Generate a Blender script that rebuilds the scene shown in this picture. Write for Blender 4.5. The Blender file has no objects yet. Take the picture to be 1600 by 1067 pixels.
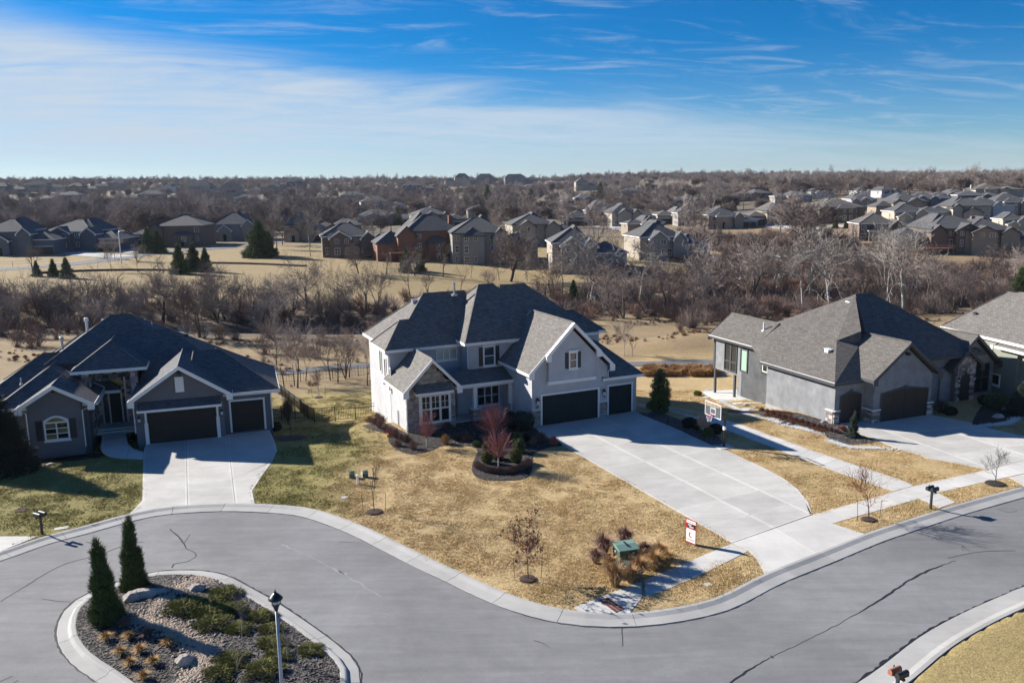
import bpy, bmesh, math, random
import numpy as np
from mathutils import Vector, Matrix, noise
from mathutils.geometry import tessellate_polygon
random.seed(7); rnd = random.Random(11)
R = math.radians
SC = bpy.context.scene; COL = SC.collection
# ------------------------------------------------------------------ camera
CAM_H = 18.4; FPX = 1300.0; PITCH = math.atan(245/1300.0); ROLL = R(-0.8)
fw = Vector((0, math.cos(PITCH), -math.sin(PITCH)))
_r = Vector((1, 0, 0)); _u = Vector((0, math.sin(PITCH), math.cos(PITCH)))
rt = _r*math.cos(ROLL)+_u*math.sin(ROLL); up = _u*math.cos(ROLL)-_r*math.sin(ROLL)
cd = bpy.data.cameras.new('camera'); cam = bpy.data.objects.new('camera', cd); COL.objects.link(cam)
cd.sensor_width = 36; cd.lens = 36*FPX/1600; cd.clip_end = 9000; cd.clip_start = 0.5
cam.matrix_world = Matrix(((rt.x, up.x, -fw.x, 0), (rt.y, up.y, -fw.y, 0), (rt.z, up.z, -fw.z, CAM_H), (0, 0, 0, 1)))
SC.camera = cam
# ------------------------------------------------------------------ light
SUN_EL = R(25.5); SUN_DIR = Vector((-math.cos(R(27))*math.cos(SUN_EL), math.sin(R(27))*math.cos(SUN_EL), math.sin(SUN_EL)))
sl = bpy.data.lights.new('sun', 'SUN'); sl.energy = 4.9; sl.angle = R(0.5); sl.color = (1.0, 0.935, 0.85)
so = bpy.data.objects.new('sun', sl); COL.objects.link(so); so.rotation_euler = (-SUN_DIR).to_track_quat('-Z', 'Y').to_euler()
SC.view_settings.view_transform = 'Standard'; SC.view_settings.look = 'None'
SC.view_settings.exposure = 1.18; SC.view_settings.gamma = 1.0; SC.view_settings.use_curve_mapping = False
w = bpy.data.worlds.new('World'); SC.world = w; w.use_nodes = True
nt = w.node_tree; nt.nodes.clear()
def lk(t, a, b): t.links.new(a, b)
def mth(t, op, a, b=None, c=None, clamp=False):
    n = t.nodes.new('ShaderNodeMath'); n.operation = op; n.use_clamp = clamp
    for i, v in enumerate((a, b, c)):
        if v is None: continue
        if isinstance(v, (int, float)): n.inputs[i].default_value = v
        else: t.links.new(v, n.inputs[i])
    return n.outputs[0]
def mixc(t, f, a, b, mode='MIX'):
    n = t.nodes.new('ShaderNodeMix'); n.data_type = 'RGBA'; n.blend_type = mode
    for sock, v in ((n.inputs[0], f), (n.inputs[6], a), (n.inputs[7], b)):
        if isinstance(v, (int, float)): sock.default_value = v
        elif isinstance(v, tuple): sock.default_value = (v[0], v[1], v[2], 1)
        else: t.links.new(v, sock)
    return n.outputs[2]
def mrange(t, v, a, b, c=0, d=1, smooth=True):
    n = t.nodes.new('ShaderNodeMapRange'); n.interpolation_type = 'SMOOTHSTEP' if smooth else 'LINEAR'
    t.links.new(v, n.inputs[0])
    for i, x in enumerate((a, b, c, d)): n.inputs[i+1].default_value = x
    return n.outputs[0]
sky = nt.nodes.new('ShaderNodeTexSky'); sky.sky_type = 'NISHITA'; sky.sun_disc = False
sky.sun_elevation = SUN_EL; sky.sun_rotation = math.atan2(SUN_DIR.x, SUN_DIR.y)
sky.altitude = 300; sky.air_density = 1.0; sky.dust_density = 0.3; sky.ozone_density = 2.0
tc = nt.nodes.new('ShaderNodeTexCoord'); sx = nt.nodes.new('ShaderNodeSeparateXYZ'); lk(nt, tc.outputs['Generated'], sx.inputs[0])
X, Y, Z = sx.outputs
# clear air: deeper blue away from the horizon
deep = mrange(nt, Z, -0.04, 0.17)
tint = mixc(nt, deep, (0.50, 0.66, 0.90), (0.020, 0.345, 0.70))
base = mixc(nt, 1.0, sky.outputs[0], tint, 'MULTIPLY')
# thin cirrus sheet, streaks laid on a high plane
inv = mth(nt, 'DIVIDE', 1.0, mth(nt, 'ADD', mth(nt, 'MAXIMUM', Z, 0.0), 0.10))
cx = mth(nt, 'MULTIPLY', X, inv); cy = mth(nt, 'MULTIPLY', Y, inv)
cmb = nt.nodes.new('ShaderNodeCombineXYZ'); lk(nt, mth(nt, 'ADD', mth(nt, 'MULTIPLY', cx, 0.45), mth(nt, 'MULTIPLY', cy, 0.35)), cmb.inputs[0])
lk(nt, mth(nt, 'SUBTRACT', mth(nt, 'MULTIPLY', cy, 1.1), mth(nt, 'MULTIPLY', cx, 0.35)), cmb.inputs[1])
def nz(scale, det, rough, dist=0.0, vec=None):
    n = nt.nodes.new('ShaderNodeTexNoise'); lk(nt, vec or cmb.outputs[0], n.inputs['Vector'])
    n.inputs['Scale'].default_value = scale; n.inputs['Detail'].default_value = det
    n.inputs['Roughness'].default_value = rough; n.inputs['Distortion'].default_value = dist
    return n.outputs['Fac']
n1 = nz(0.8, 9, 0.60, 0.9); n2 = nz(2.4, 10, 0.66, 1.5)
thr = mth(nt, 'SUBTRACT', 0.108, mth(nt, 'MULTIPLY', X, 0.145))
d_ = mth(nt, 'SUBTRACT', mth(nt, 'ADD', thr, mth(nt, 'MULTIPLY', mth(nt, 'SUBTRACT', n1, 0.5), 0.10)), Z)
cov = mrange(nt, d_, -0.016, 0.035)
body = mrange(nt, mth(nt, 'ADD', mth(nt, 'MULTIPLY', n1, 0.6), mth(nt, 'MULTIPLY', n2, 0.5)), 0.30, 0.66, 0.42, 1.0)
wisp = mth(nt, 'MULTIPLY', mrange(nt, n2, 0.46, 0.78), 0.42)
fade = mrange(nt, X, -0.45, 0.60, 1.0, 0.62)
low = mrange(nt, Z, 0.0, 0.06, 0.40, 1.0)
cloud = mth(nt, 'MAXIMUM', mth(nt, 'MULTIPLY', mth(nt, 'MULTIPLY', mth(nt, 'MULTIPLY', cov, body), fade), low), wisp, clamp=True)
colr = mixc(nt, cloud, base, (3.65, 4.35, 5.15))
bg = nt.nodes.new('ShaderNodeBackground'); bg.inputs[1].default_value = 0.068; lk(nt, colr, bg.inputs[0])
wo = nt.nodes.new('ShaderNodeOutputWorld'); lk(nt, bg.outputs[0], wo.inputs[0])
# ------------------------------------------------------------------ survey helpers
def ray(px, py): return (fw*FPX+rt*(px-800)-up*(py-533.5)).normalized()
def lerpt(tab, x):
    if x <= tab[0][0]: return tab[0][1]
    for (a, b), (c, d) in zip(tab, tab[1:]):
        if x <= c:
            t = (x-a)/(c-a); t = t*t*(3-2*t); return b+(d-b)*t
    return tab[-1][1]
def S(x): x = max(0.0, min(1.0, x)); return x*x*(3-2*x)
SA, CA = math.sin(R(22)), math.cos(R(22))
def scoord(x, y): return -(x-1.5)*SA+(y-62)*CA
F1 = [(0, 0), (7, -.95), (14, -1.8), (35, -2.6), (60, -3.2), (92, -3.1), (140, -.4), (170, .2)]
def creek_c(x): return 75+0.42*max(0, -x-22)+3*math.sin(x/17.0)-0.30*max(0, x-12)
def T(x, y):
    s = scoord(x, y); s0 = 4-10*S((x-5)/16.0) if x > 5 else 4
    z = lerpt(F1, s-s0)
    if s > 55 and y < 260: z -= 1.9*(1-S(abs(s-creek_c(x))/8.0))
    if 20 < s < 60: z += 2.0*math.exp(-((x-24)/9.0)**2-((y-104)/7.0)**2)
    if y > 330:
        z += 9*S((y-330)/750.0)+14*S((y-900)/800.0)
        z -= x*0.012*S((y-400)/900.0)
    if y > 170: z += 9*S((x-35)/190.0)*S((y-185)/220.0)
    if y > 160: z += 1.6*(noise.noise(Vector((x/130.0, y/130.0, 3.1)))) * S((y-160)/250.0)
    return z
def W(px, py, z=0.0):
    d = ray(px, py); t = (z-CAM_H)/d.z; return Vector((d.x*t, d.y*t, z))
def P(px, py):
    d = ray(px, py); o = Vector((0, 0, CAM_H)); t0 = 15.0; t = t0
    while t < 5000:
        p = o+d*t
        if p.z < T(p.x, p.y): break
        t0 = t; t *= 1.012
    for _ in range(18):
        m = (t0+t)/2; p = o+d*m
        if p.z < T(p.x, p.y): t = m
        else: t0 = m
    p = o+d*t; return Vector((p.x, p.y, T(p.x, p.y)))
def catmull(pts, step=1.0, closed=False):
    n = len(pts); out = []
    rng = range(n if closed else n-1)
    for i in rng:
        p0 = pts[(i-1) % n] if closed or i > 0 else pts[i]
        p1 = pts[i]; p2 = pts[(i+1) % n]
        p3 = pts[(i+2) % n] if closed or i+2 < n else p2
        k = max(1, int((p2-p1).length/0.25))
        for j in range(k):
            t = j/k
            out.append(0.5*((2*p1)+(p2-p0)*t+(2*p0-5*p1+4*p2-p3)*t*t+(3*p1-p0-3*p2+p3)*t**3))
    if not closed: out.append(pts[-1].copy())
    res = [out[0]]; acc = 0
    for a, b in zip(out, out[1:]+([out[0]] if closed else [])):
        L = (b-a).length
        while acc+L >= step:
            t = (step-acc)/L; a = a.lerp(b, t); L = (b-a).length; res.append(a.copy()); acc = 0
        acc += L
    return res
def inpoly(x, y, poly):
    c = False; j = len(poly)-1
    for i in range(len(poly)):
        xi, yi = poly[i][0], poly[i][1]; xj, yj = poly[j][0], poly[j][1]
        if (yi > y) != (yj > y) and x < (xj-xi)*(y-yi)/(yj-yi)+xi: c = not c
        j = i
    return c
def dpoly(x, y, poly):
    m = 1e9; j = len(poly)-1
    for i in range(len(poly)):
        ax, ay = poly[j][0], poly[j][1]; bx, by = poly[i][0], poly[i][1]
        dx, dy = bx-ax, by-ay; L = dx*dx+dy*dy or 1e-9
        t = max(0, min(1, ((x-ax)*dx+(y-ay)*dy)/L)); m = min(m, (x-ax-t*dx)**2+(y-ay-t*dy)**2); j = i
    return math.sqrt(m)
def offset(line, d):
    out = []
    for i, p in enumerate(line):
        a = line[max(0, i-1)]; b = line[min(len(line)-1, i+1)]
        t = (b-a); t.z = 0; t.normalize(); out.append(p+Vector((t.y, -t.x, 0))*d)
    return out
# ------------------------------------------------------------------ materials
MATS = {}
def pmat(name, col, rough=0.85, metal=0.0, nscale=0, namt=0.15, bump=0.0, bscale=0, spec=None, island=0.0, objrand=0.0, coat=0):
    m = bpy.data.materials.new(name); m.use_nodes = True; t = m.node_tree; b = t.nodes['Principled BSDF']
    b.inputs['Roughness'].default_value = rough; b.inputs['Metallic'].default_value = metal
    if spec is not None: b.inputs['Specular IOR Level'].default_value = spec
    c = None
    rgb = t.nodes.new('ShaderNodeRGB'); rgb.outputs[0].default_value = (*col, 1); c = rgb.outputs[0]
    tcn = t.nodes.new('ShaderNodeTexCoord')
    if nscale:
        n = t.nodes.new('ShaderNodeTexNoise'); n.inputs['Scale'].default_value = nscale; n.inputs['Detail'].default_value = 8; n.inputs['Roughness'].default_value = .65
        lk(t, tcn.outputs['Object'], n.inputs['Vector'])
        f = mrange(t, n.outputs['Fac'], .25, .75, 1-namt, 1+namt, False)
        hs = t.nodes.new('ShaderNodeHueSaturation'); lk(t, f, hs.inputs['Value']); lk(t, c, hs.inputs['Color']); c = hs.outputs[0]
    if island:
        g = t.nodes.new('ShaderNodeNewGeometry'); f = mrange(t, g.outputs['Random Per Island'], 0, 1, 1-island, 1+island, False)
        hs = t.nodes.new('ShaderNodeHueSaturation'); lk(t, f, hs.inputs['Value']); lk(t, c, hs.inputs['Color']); c = hs.outputs[0]
    if objrand:
        g = t.nodes.new('ShaderNodeObjectInfo'); f = mrange(t, g.outputs['Random'], 0, 1, 1-objrand, 1+objrand, False)
        hs = t.nodes.new('ShaderNodeHueSaturation'); lk(t, f, hs.inputs['Value']); lk(t, c, hs.inputs['Color']); c = hs.outputs[0]
    lk(t, c, b.inputs['Base Color'])
    if bump:
        n = t.nodes.new('ShaderNodeTexNoise'); n.inputs['Scale'].default_value = bscale or 30; n.inputs['Detail'].default_value = 6
        lk(t, tcn.outputs['Object'], n.inputs['Vector'])
        bp = t.nodes.new('ShaderNodeBump'); bp.inputs['Strength'].default_value = bump; bp.inputs['Distance'].default_value = .05
        lk(t, n.outputs['Fac'], bp.inputs['Height']); lk(t, bp.outputs[0], b.inputs['Normal'])
    MATS[name] = m; return m
def shingle(name, col, tab=(0.33, 0.145), var=.22):
    m = pmat(name, col, .9, nscale=0); t = m.node_tree; b = t.nodes['Principled BSDF']
    uv = t.nodes.new('ShaderNodeUVMap'); br = t.nodes.new('ShaderNodeTexBrick')
    lk(t, uv.outputs[0], br.inputs['Vector'])
    br.inputs['Scale'].default_value = 1.0; br.inputs['Brick Width'].default_value = tab[0]; br.inputs['Row Height'].default_value = tab[1]
    br.inputs['Mortar Size'].default_value = .012; br.inputs['Mortar Smooth'].default_value = .3; br.offset = .5; br.inputs['Bias'].default_value = 0
    lo = tuple(c*(1-var) for c in col); hi = tuple(c*(1+var) for c in col)
    br.inputs['Color1'].default_value = (*lo, 1); br.inputs['Color2'].default_value = (*hi, 1); br.inputs['Mortar'].default_value = (*[c*.45 for c in col], 1)
    n = t.nodes.new('ShaderNodeTexNoise'); n.inputs['Scale'].default_value = 1.6; n.inputs['Detail'].default_value = 9; n.inputs['Roughness'].default_value = .7
    lk(t, uv.outputs[0], n.inputs['Vector'])
    n2 = t.nodes.new('ShaderNodeTexNoise'); n2.inputs['Scale'].default_value = 9; n2.inputs['Detail'].default_value = 3; lk(t, uv.outputs[0], n2.inputs['Vector'])
    f = mth(t, 'MULTIPLY', mrange(t, n.outputs['Fac'], .2, .8, .8, 1.2, False), mrange(t, n2.outputs['Fac'], .3, .7, .86, 1.14, False))
    hs = t.nodes.new('ShaderNodeHueSaturation'); lk(t, f, hs.inputs['Value']); lk(t, br.outputs['Color'], hs.inputs['Color']); lk(t, hs.outputs[0], b.inputs['Base Color'])
    # sawtooth profile of the courses
    sp = t.nodes.new('ShaderNodeSeparateXYZ'); lk(t, uv.outputs[0], sp.inputs[0])
    saw = mth(t, 'FRACT', mth(t, 'DIVIDE', sp.outputs[1], tab[1]))
    h = mth(t, 'ADD', mth(t, 'MULTIPLY', mth(t, 'SUBTRACT', 1.0, saw), .6), mth(t, 'MULTIPLY', br.outputs['Fac'], -.5))
    bp = t.nodes.new('ShaderNodeBump'); bp.inputs['Strength'].default_value = .8; bp.inputs['Distance'].default_value = .02
    lk(t, h, bp.inputs['Height']); lk(t, bp.outputs[0], b.inputs['Normal'])
    return m
# ------------------------------------------------------------------ mesh helpers
class MB:
    def __init__(s): s.v = []; s.f = []
    def add(s, vs, fs):
        o = len(s.v); s.v += [tuple(v) for v in vs]; s.f += [tuple(i+o for i in f) for f in fs]; return s
    def box(s, x0, x1, y0, y1, z0, z1):
        return s.add([(x0, y0, z0), (x1, y0, z0), (x1, y1, z0), (x0, y1, z0), (x0, y0, z1), (x1, y0, z1), (x1, y1, z1), (x0, y1, z1)],
                     [(0, 3, 2, 1), (4, 5, 6, 7), (0, 1, 5, 4), (1, 2, 6, 5), (2, 3, 7, 6), (3, 0, 4, 7)])
    def prism(s, poly, a0, a1, ax='v'):
        n = len(poly); f = (lambda p, a: (p[0], a, p[1])) if ax == 'v' else ((lambda p, a: (a, p[0], p[1])) if ax == 'u' else (lambda p, a: (p[0], p[1], a)))
        vs = [f(p, a0) for p in poly]+[f(p, a1) for p in poly]
        return s.add(vs, [tuple(range(n)), tuple(range(2*n-1, n-1, -1))]+[(i, i+n, (i+1) % n+n, (i+1) % n) for i in range(n)])
    def tube(s, pts, rad, k=6, cap=True):
        pts = [Vector(p) for p in pts]; n = len(pts); rads = rad if isinstance(rad, (list, tuple)) else [rad]*n
        vs = []; ref = None
        for i, p in enumerate(pts):
            d = (pts[min(i+1, n-1)]-pts[max(i-1, 0)]).normalized()
            if ref is None: ref = Vector((1, 0, 0)) if abs(d.x) < .8 else Vector((0, 1, 0))
            a = d.cross(ref).normalized(); b = d.cross(a); ref = b.cross(d)*-1 if False else ref
            for j in range(k):
                t = 2*math.pi*j/k; vs.append(p+(a*math.cos(t)+b*math.sin(t))*rads[i])
        fs = [(i*k+j, i*k+(j+1) % k, (i+1)*k+(j+1) % k, (i+1)*k+j) for i in range(n-1) for j in range(k)]
        if cap: fs += [tuple(range(k-1, -1, -1)), tuple((n-1)*k+j for j in range(k))]
        return s.add(vs, fs)
    def lathe(s, prof, k=12, c=(0, 0, 0)):
        vs = [(c[0]+r*math.cos(2*math.pi*j/k), c[1]+r*math.sin(2*math.pi*j/k), c[2]+z) for r, z in prof for j in range(k)]
        n = len(prof)
        fs = [(i*k+j, i*k+(j+1) % k, (i+1)*k+(j+1) % k, (i+1)*k+j) for i in range(n-1) for j in range(k)]
        fs += [tuple(range(k-1, -1, -1)), tuple((n-1)*k+j for j in range(k))]
        return s.add(vs, fs)
    def build(s, name, mat, parent=None, smooth=False, loc=None, fix=True):
        me = bpy.data.meshes.new(name); me.from_pydata(s.v, [], s.f)
        for m in (mat if isinstance(mat, (list, tuple)) else [mat]): me.materials.append(MATS[m] if isinstance(m, str) else m)
        if fix:
            bm = bmesh.new(); bm.from_mesh(me); bmesh.ops.recalc_face_normals(bm, faces=bm.faces); bm.to_mesh(me); bm.free()
        if smooth: me.shade_smooth()
        return link(name, me, parent, loc)
def link(name, me, parent=None, loc=None):
    o = bpy.data.objects.new(name, me); COL.objects.link(o)
    if parent: o.parent = parent
    if loc is not None: o.location = loc
    return o
def tag(o, label=None, cat=None, group=None, kind=None):
    if label: o['label'] = label
    if cat: o['category'] = cat
    if group: o['group'] = group
    if kind: o['kind'] = kind
    return o
def thing(name, loc, rz=0, label=None, cat=None, group=None, scale=1):
    o = bpy.data.objects.new(name, None); COL.objects.link(o); o.location = loc; o.rotation_euler = (0, 0, rz)
    o.empty_display_size = .2
    if scale != 1: o.scale = (scale,)*3 if isinstance(scale, (int, float)) else scale
    return tag(o, label, cat, group)
KIDS = {}
def kids(o):
    if o.name not in KIDS: KIDS[o.name] = list(o.children)
    return KIDS[o.name]
def copy_tree(o, loc=None, rz=None, sc=None, label=None, group=None, parent=None):
    c = o.copy(); COL.objects.link(c)
    if parent: c.parent = parent
    for ch in kids(o): copy_tree(ch, parent=c)
    if loc is not None: c.location = loc
    if rz is not None: c.rotation_euler = (0, 0, rz)
    if sc is not None: c.scale = (sc,)*3 if isinstance(sc, (int, float)) else sc
    if label: c['label'] = label
    if group: c['group'] = group
    return c
def flat(name, poly, z, mat, parent=None, thick=0, zf=None):
    """sheet or slab from an outline (list of Vectors)"""
    pts = [Vector((p[0], p[1], (zf(p[0], p[1]) if zf else 0)+z)) for p in poly]
    tr = tessellate_polygon([[Vector((p.x, p.y, 0)) for p in pts]])
    n = len(pts); m = MB(); vs = [tuple(p) for p in pts]; fs = [tuple(t) for t in tr]
    if thick:
        vs += [(p.x, p.y, p.z-thick) for p in pts]; fs += [(i, (i+1) % n, (i+1) % n+n, i+n) for i in range(n)]
    m.add(vs, fs); o = m.build(name, mat, parent)
    me = o.data
    up_ = sum(p.normal.z*p.area for p in me.polygons)
    if up_ < 0: me.flip_normals()
    return o
# ------------------------------------------------------------------ palette
shingle('roof_grey', (.155, .145, .135)); shingle('roof_dark', (.10, .105, .115)); shingle('roof_brown', (.125, .115, .105)); shingle('roof_slate', (.082, .082, .086), (.6, .25), .2)
pmat('stucco_pale', (.44, .45, .47), .92, nscale=.8, namt=.18, bump=.5, bscale=22)
pmat('stucco_mid', (.205, .215, .228), .92, nscale=1.1, namt=.34, bump=.5, bscale=20)
pmat('stucco_dark', (.145, .145, .158), .92, nscale=.9, namt=.10, bump=.5, bscale=20)
pmat('stucco_sage', (.22, .235, .19), .92, nscale=.8, namt=.12, bump=.4, bscale=20)
pmat('foundation', (.30, .31, .32), .9, nscale=2, namt=.1)
pmat('white_trim', (.76, .75, .72), .6, nscale=3, namt=.05); pmat('dark_trim', (.045, .05, .058), .6)
pmat('charcoal', (.020, .024, .030), .5); pmat('door_black', (.014, .024, .027), .7, spec=.15, nscale=3, namt=.25)
pmat('door_umber', (.026, .022, .020), .6, nscale=3, namt=.2, spec=.25); pmat('door_brown', (.022, .013, .011), .5, nscale=5, namt=.4); pmat('black_metal', (.012, .012, .014), .35)
pmat('galv', (.42, .43, .45), .4, .6, nscale=6, namt=.15); pmat('white_metal', (.75, .76, .78), .4)
pmat('blind', (.50, .55, .48), .6); pmat('blind_green', (.30, .44, .36), .5)
pmat('stone_buff', (.30, .27, .235), .9, nscale=5, namt=.25, island=.42, bump=.5, bscale=25)
pmat('stone_multi', (.30, .265, .25), .85, nscale=5, namt=.3, island=.75, bump=.5, bscale=25)
pmat('mortar', (.17, .16, .15), .95)
pmat('boulder', (.34, .31, .285), .9, nscale=2.5, namt=.4, bump=1.0, bscale=7)
pmat('river_rock', (.26, .205, .155), .8, nscale=4, namt=.2, island=.5)
pmat('white_rock', (.46, .46, .45), .85, island=.3)
pmat('mulch', (.030, .024, .022), .97, nscale=9, namt=.5, bump=1, bscale=35)
pmat('mulch_brown', (.060, .034, .026), .97, nscale=7, namt=.6, bump=1, bscale=30)
pmat('chip', (.12, .108, .10), .9, island=.85)
pmat('rust_plant', (.13, .048, .018), .95, nscale=7, namt=.6, island=.5)
pmat('bark', (.060, .048, .042), .95, nscale=3, namt=.3); pmat('bark_pale', (.34, .32, .29), .9, nscale=4, namt=.35)
pmat('twig', (.165, .128, .112), .95, objrand=.25); pmat('twig_grey', (.27, .225, .20), .95, objrand=.25); pmat('twig_pale', (.25, .225, .20), .95, objrand=.15)
pmat('twig_red', (.27, .12, .115), .9, island=.3); pmat('twig_dark', (.035, .027, .024), .95)
pmat('brush', (.185, .115, .090), .95, objrand=.3, island=.3); pmat('leaf_brown', (.22, .085, .03), .9, island=.45)
pmat('needle', (.070, .105, .026), .85, island=.65); pmat('needle_blue', (.020, .038, .026), .85, island=.55)
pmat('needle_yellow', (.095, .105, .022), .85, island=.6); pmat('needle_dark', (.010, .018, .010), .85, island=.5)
pmat('juniper', (.16, .16, .035), .88, island=.65); pmat('dry_grass', (.36, .22, .10), .9, island=.45); pmat('dry_gold', (.40, .25, .10), .9, island=.4); pmat('dry_purple', (.22, .13, .10), .9, island=.4)
pmat('box_green', (.045, .10, .075), .45, nscale=4, namt=.08); pmat('box_green_top', (.16, .26, .215), .5, nscale=3, namt=.1); pmat('sign_white', (.82, .82, .82), .5); pmat('sign_red', (.48, .012, .02), .5)
pmat('copper', (.42, .16, .09), .45, .3); pmat('brick_red', (.13, .045, .04), .85, objrand=.25); pmat('orange', (.7, .33, .03), .5)
pmat('asphalt_seal', (.018, .018, .020), .55); pmat('lamp_lens', (.55, .58, .62), .25, spec=.6)
for nme, c in (('far_tan', (.27, .215, .16)), ('far_brick', (.22, .105, .07)), ('far_grey', (.25, .235, .215)), ('far_blue', (.115, .13, .15)), ('far_brown', (.15, .11, .085)), ('far_cream', (.36, .32, .26)), ('far_beige', (.31, .275, .225)), ('far_white', (.48, .48, .48)), ('far_slate', (.09, .095, .11))):
    pmat(nme, c, .92, nscale=.6, namt=.12, bump=.2, bscale=8)
pmat('deck_wood', (.26, .10, .05), .8, nscale=4, namt=.25)
def glassm(name, col, rough=.06):
    m = pmat(name, col, rough, spec=.9); return m
glassm('glass', (.012, .016, .02)); glassm('glass_warm', (.17, .15, .05), .2); glassm('glass_clear', (.03, .05, .07), .03)
# concrete: broom-finished field and smooth troweled border
def concrete(name, col, streak=.06):
    m = pmat(name, col, .85); t = m.node_tree; b = t.nodes['Principled BSDF']
    g = t.nodes.new('ShaderNodeNewGeometry'); mp = t.nodes.new('ShaderNodeMapping'); lk(t, g.outputs['Position'], mp.inputs[0])
    mp.inputs['Rotation'].default_value = (0, 0, R(-24)); mp.inputs['Scale'].default_value = (.35, 3.2, 1)
    n = t.nodes.new('ShaderNodeTexNoise'); n.inputs['Scale'].default_value = 1.2; n.inputs['Detail'].default_value = 7; lk(t, mp.outputs[0], n.inputs['Vector'])
    n2 = t.nodes.new('ShaderNodeTexNoise'); n2.inputs['Scale'].default_value = .45; n2.inputs['Detail'].default_value = 9; n2.inputs['Roughness'].default_value = .6; lk(t, g.outputs['Position'], n2.inputs['Vector'])
    n3 = t.nodes.new('ShaderNodeTexNoise'); n3.inputs['Scale'].default_value = 18; n3.inputs['Detail'].default_value = 5; lk(t, g.outputs['Position'], n3.inputs['Vector'])
    oi = t.nodes.new('ShaderNodeObjectInfo')
    f = mth(t, 'MULTIPLY', mrange(t, n.outputs['Fac'], .3, .7, 1-streak, 1+streak, False), mrange(t, n2.outputs['Fac'], .3, .7, .84, 1.10, False))
    f = mth(t, 'MULTIPLY', f, mrange(t, n3.outputs['Fac'], .3, .7, .95, 1.05, False))
    f = mth(t, 'MULTIPLY', f, mrange(t, oi.outputs['Random'], 0, 1, .91, 1.06, False))
    hs = t.nodes.new('ShaderNodeHueSaturation'); lk(t, f, hs.inputs['Value']); hs.inputs['Color'].default_value = (*col, 1); lk(t, hs.outputs[0], b.inputs['Base Color'])
    return m
concrete('conc', (.46, .45, .42)); concrete('conc_edge', (.53, .52, .49), .02); concrete('conc_walk', (.54, .53, .50)); concrete('conc_kerb', (.37, .365, .35), .03); concrete('conc_old', (.44, .44, .42))
# asphalt
m = pmat('asphalt', (.105, .105, .108), .9); t = m.node_tree; b = t.nodes['Principled BSDF']; g = t.nodes.new('ShaderNodeNewGeometry')
def pn(t, g, scale, det=8, rough=.6, vec=None, dist=0):
    n = t.nodes.new('ShaderNodeTexNoise'); n.inputs['Scale'].default_value = scale; n.inputs['Detail'].default_value = det; n.inputs['Roughness'].default_value = rough; n.inputs['Distortion'].default_value = dist
    lk(t, vec or g.outputs['Position'], n.inputs['Vector']); return n.outputs['Fac']
f = mth(t, 'MULTIPLY', mrange(t, pn(t, g, .09, 6, .55, dist=.8), .3, .7, .80, 1.15, False), mrange(t, pn(t, g, .8, 9, .7), .3, .7, .88, 1.10, False))
f = mth(t, 'MULTIPLY', f, mrange(t, pn(t, g, 45, 3), .3, .7, .82, 1.18, False))
mp = t.nodes.new('ShaderNodeMapping'); lk(t, g.outputs['Position'], mp.inputs[0]); mp.inputs['Rotation'].default_value = (0, 0, R(30)); mp.inputs['Scale'].default_value = (.15, 1.4, 1)
f = mth(t, 'MULTIPLY', f, mrange(t, pn(t, g, 1.0, 8, .7, mp.outputs[0], 1.0), .35, .7, .86, 1.10, False))
hs = t.nodes.new('ShaderNodeHueSaturation'); lk(t, f, hs.inputs['Value']); hs.inputs['Color'].default_value = (.192, .194, .198, 1); lk(t, hs.outputs[0], b.inputs['Base Color'])
bp = t.nodes.new('ShaderNodeBump'); bp.inputs['Strength'].default_value = .4; bp.inputs['Distance'].default_value = .01; lk(t, pn(t, g, 60, 3), bp.inputs['Height']); lk(t, bp.outputs[0], b.inputs['Normal'])
# ground: per-region turf colour held on the sheet, fine grain from noise
m = pmat('ground', (.2, .15, .08), .97); t = m.node_tree; b = t.nodes['Principled BSDF']; g = t.nodes.new('ShaderNodeNewGeometry')
at = t.nodes.new('ShaderNodeAttribute'); at.attribute_name = 'turf'
f = mth(t, 'MULTIPLY', mrange(t, pn(t, g, .35, 8, .7, dist=.5), .3, .7, .84, 1.14, False), mrange(t, pn(t, g, 3.3, 8, .75, dist=1.5), .32, .68, .76, 1.20, False))
mp = t.nodes.new('ShaderNodeMapping'); lk(t, g.outputs['Position'], mp.inputs[0]); mp.inputs['Scale'].default_value = (5, 11, 5); mp.inputs['Rotation'].default_value = (0, 0, R(12))
f = mth(t, 'MULTIPLY', f, mrange(t, pn(t, g, 1.0, 6, .7, mp.outputs[0], 1.2), .3, .7, .66, 1.32, False))
hs = t.nodes.new('ShaderNodeHueSaturation'); lk(t, f, hs.inputs['Value']); lk(t, at.outputs['Color'], hs.inputs['Color'])
patch = mrange(t, pn(t, g, .16, 7, .65, dist=1.0), .50, .74)
grn = mixc(t, mth(t, 'MULTIPLY', patch, .50), hs.outputs[0], (.23, .17, .055))
lk(t, grn, b.inputs['Base Color'])
bp = t.nodes.new('ShaderNodeBump'); bp.inputs['Strength'].default_value = 1.0; bp.inputs['Distance'].default_value = .10; lk(t, pn(t, g, 5.0, 7, .75, None, 1.0), bp.inputs['Height']); lk(t, bp.outputs[0], b.inputs['Normal'])
m = pmat('water', (.05, .065, .07), .06, spec=.8); t = m.node_tree; b = t.nodes['Principled BSDF']; g = t.nodes.new('ShaderNodeNewGeometry')
bp = t.nodes.new('ShaderNodeBump'); bp.inputs['Strength'].default_value = .25; bp.inputs['Distance'].default_value = .05; lk(t, pn(t, g, 2.5, 4), bp.inputs['Height']); lk(t, bp.outputs[0], b.inputs['Normal'])
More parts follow.
